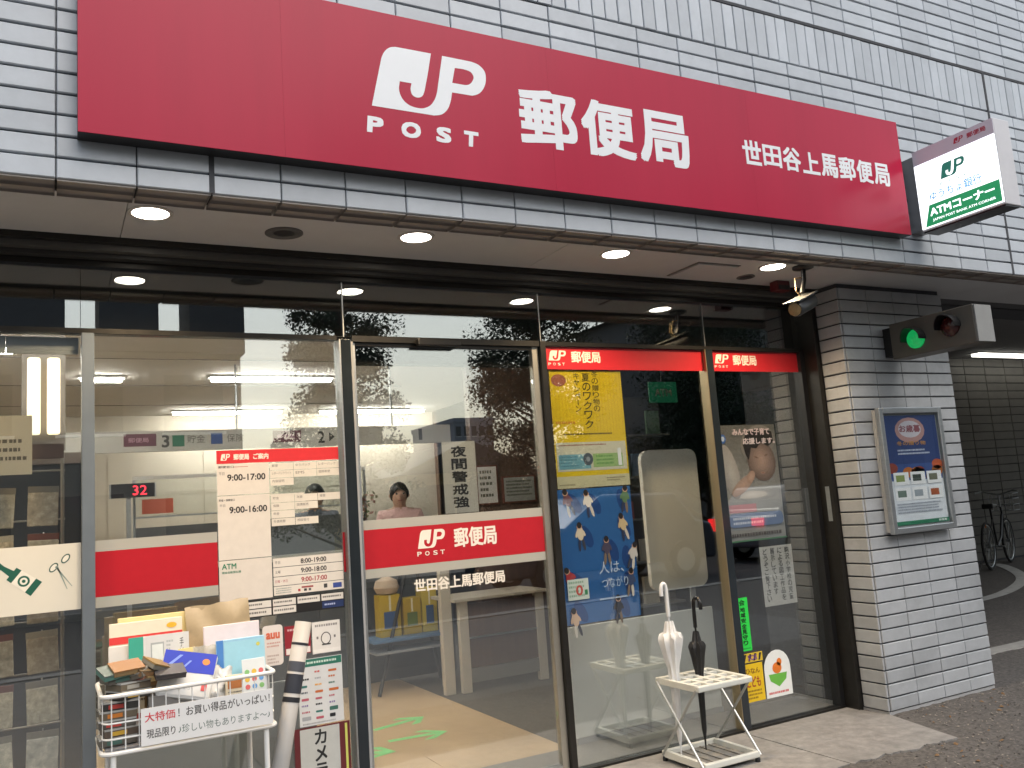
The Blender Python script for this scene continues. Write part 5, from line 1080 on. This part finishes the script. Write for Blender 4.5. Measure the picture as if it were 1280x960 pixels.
# ================================================================== ACROSS THE STREET (behind the camera, seen mirrored in the glass)
LEAF = [mat('leaf_%d' % k, c, .7, noise=.25, nscale=3) for k, c in enumerate(((.022, .042, .02), (.035, .06, .026), (.014, .028, .014)))]
BARK = mat('bark', (.07, .052, .04), .9, noise=.3, nscale=12)
def tree(label, x, y, h, rad, seed, nleaf=90000):
    R = random.Random(seed); t = thing('street_tree', label, 'tree', (x, y, 0), 'street trees across the road')
    mb = MB(); mb.tube([(x, y, -.02), (x+.05, y, h*.3), (x-.05, y+.05, h*.6), (x, y, h*.95)], [.2, .15, .1, .03], BARK, 10)
    cl = []
    for k in range(120):
        f = .13+.87*R.random()**1.25; a = R.uniform(0, 6.28); rr = rad*(1.1-f*.55)*R.uniform(.15, .9); c = Vector((x+rr*math.cos(a), y+rr*math.sin(a), h*f)); cl.append((c, R.uniform(.35, .75)*rad*.45))
        mb.tube([(x, y, h*f-rr*.5), tuple(c)], [.04, .012], BARK, 5)
    mb.build('trunk', t, smooth=True)
    import numpy as np
    g = np.random.default_rng(seed); N = nleaf
    C = np.array([tuple(c) for c, r in cl]); RA = np.array([r for c, r in cl]); k = g.integers(0, len(cl), N)
    d = g.normal(size=(N, 3))*[1, 1, .8]; d /= np.linalg.norm(d, axis=1)[:, None]
    P = C[k]+d*(RA[k]*g.uniform(.3, 1.25, N))[:, None]
    u = g.normal(size=(N, 3)); u /= np.linalg.norm(u, axis=1)[:, None]; v = np.cross(u, g.normal(size=(N, 3))); v /= np.linalg.norm(v, axis=1)[:, None]
    sz = g.uniform(.022, .055, N)[:, None]; V = np.stack([P-u*sz, P+v*sz*.55, P+u*sz, P-v*sz*.55], 1).reshape(-1, 3)
    me = bpy.data.meshes.new('crown'); me.vertices.add(4*N); me.vertices.foreach_set('co', V.ravel()); me.loops.add(4*N); me.loops.foreach_set('vertex_index', np.arange(4*N)); me.polygons.add(N); me.polygons.foreach_set('loop_start', np.arange(0, 4*N, 4)); me.polygons.foreach_set('loop_total', np.full(N, 4))
    for M in LEAF: me.materials.append(M)
    me.polygons.foreach_set('material_index', g.integers(0, 3, N)); me.update(calc_edges=True); me.validate()
    o = bpy.data.objects.new('crown', me); COL.objects.link(o); attach(o, t)
tree('tall dark street tree, leftmost of the three across the road', 5.4, -9.9, 9, 1.55, 1); tree('tall dark street tree, middle of the three across the road', 10.2, -10.0, 9.5, 1.9, 2); tree('tall dark street tree, rightmost of the three across the road', 15.0, -10.0, 9, 2.4, 3)
def building(label, x0, x1, y0, depth, h, col, rows, cols_, roof=None, nm='building'):
    t = thing(nm, label, 'building', ((x0+x1)/2, y0, 0)); M = mat('facade_' + nm + str(int(x0*10)), col, .8, noise=.08)
    bx('wall', x0, x1, y0-depth, y0, -.02, h, M, t); GW = mat('dark_window', (.03, .035, .045), .1)
    if rows:
        dx = (x1-x0)/cols_; dz = h/rows
        for j in range(rows):
            for k in range(cols_):
                a = x0+k*dx+dx*.2; b = a+dx*.6; zz = j*dz+dz*.3
                w_ = bx('window', a, b, y0, y0+.04, zz, zz+dz*.5, GW, t); bx('sill', a-.05, b+.05, y0, y0+.1, zz-.06, zz, WHITEPAINT, w_)
    bx('door', x0+.6, x0+1.5, y0+.001, y0+.05, -.01, 2.05, BROWN, t)
    if roof:
        mb = MB(); e = .35; my = y0-depth/2; zt = h+roof
        mb.prism([(x0-e, h-.1), ((x0+x1)/2, zt), (x1+e, h-.1)], depth+.7, mat('roof_' + str(int(x0)), (.10, .095, .09), .8), Matrix.Translation((0, y0-depth-.35, 0))); mb.build('roof', t)
    else: bx('parapet', x0-.1, x1+.1, y0-depth-.1, y0+.1, h, h+.4, M, t)
    return t
apt = building('long dark apartment block across the road, left of the trees', -26, 4.0, -13.5, 9, 5.3, (.16, .15, .14), 2, 14, nm='apartment_block')
for k in range(14): bx('rooftop_unit', -22.2+k*1.93, -20.95+k*1.93, -15.5, -13.6, 5.7, 8.2+.3*(k % 3), mat('unit_grey', (.10, .10, .105), .8, noise=.1), apt)
building('beige gabled house across the road between two trees', 9.6, 13.6, -17.5, 8, 2.5, (.42, .33, .2), 1, 3, roof=.9, nm='house')
building('dark grey house across the road behind the rightmost tree', 19, 30, -14, 8, 8.0, (.10, .10, .105), 2, 6, roof=1.6, nm='dark_house')  # height raised to block low sky light from the pillar
building('pale tower block far behind the houses across the road', 31.4, 35.2, -62, 10, 8.8, (.30, .31, .34), 5, 5, nm='tower_block')
building('low shop building across the road at the far right', 31, 60, -15, 8, 6.5, (.18, .17, .17), 2, 12, nm='shop_block')
def car(label, x, y, rz, col):
    t = thing('parked_car', label, 'car', (x, y, -.125)); X = Matrix.Translation((x, y, -.125)) @ Matrix.Rotation(rz, 4, 'Z')
    PA = mat('car_' + col, col, .25, coat=.6); prof = [(-2.0, .28), (-2.05, .62), (-1.95, .88), (-1.65, .95), (-1.25, 1.42), (.25, 1.46), (.95, .98), (1.75, .86), (2.0, .68), (2.0, .28)]
    MB().prism(prof, 1.6, PA, X @ Matrix.Translation((0, -.8, 0))).build('body', t, bevel=.06, seg=3)
    GW = mat('dark_window', 0)
    for s_ in (-.812, .80): MB().prism([(-1.35, .97), (-1.12, 1.35), (-.3, 1.38), (-.3, .97)], .012, GW, X @ Matrix.Translation((0, s_, 0))).build('side_window', t); MB().prism([(-.22, .97), (-.22, 1.38), (.2, 1.38), (.72, .97)], .012, GW, X @ Matrix.Translation((0, s_, 0))).build('side_window', t)
    for cx in (-1.3, 1.25):
        for cy_ in (-.74, .74): w_ = MB().tube([X @ Vector((cx, cy_-.1, .31)), X @ Vector((cx, cy_+.1, .31))], .31, mat('tyre', 0), 20).build('wheel', t); MB().tube([X @ Vector((cx, cy_-.105, .31)), X @ Vector((cx, cy_+.105, .31))], .19, ALU, 16).build('hub', w_)
    for cy_ in (-.6, .6): MB().box(-2.09, -2.0, cy_-.12, cy_+.12, .70, .84, mat('tail_light', (.7, .02, .02), .3, emit=2.5), X).build('tail_light', t); MB().box(1.95, 2.03, cy_-.14, cy_+.14, .62, .74, mat('head_light', (.7, .7, .68), .2), X).build('headlight', t)
car('dark blue car stopped on the road behind the viewer', 8.0, -5.0, math.pi, '#26303f'); car('silver car on the road to the right behind the viewer', 13.6, -5.4, 0, '#8d9196')
print('tiles on fascia', ntile)
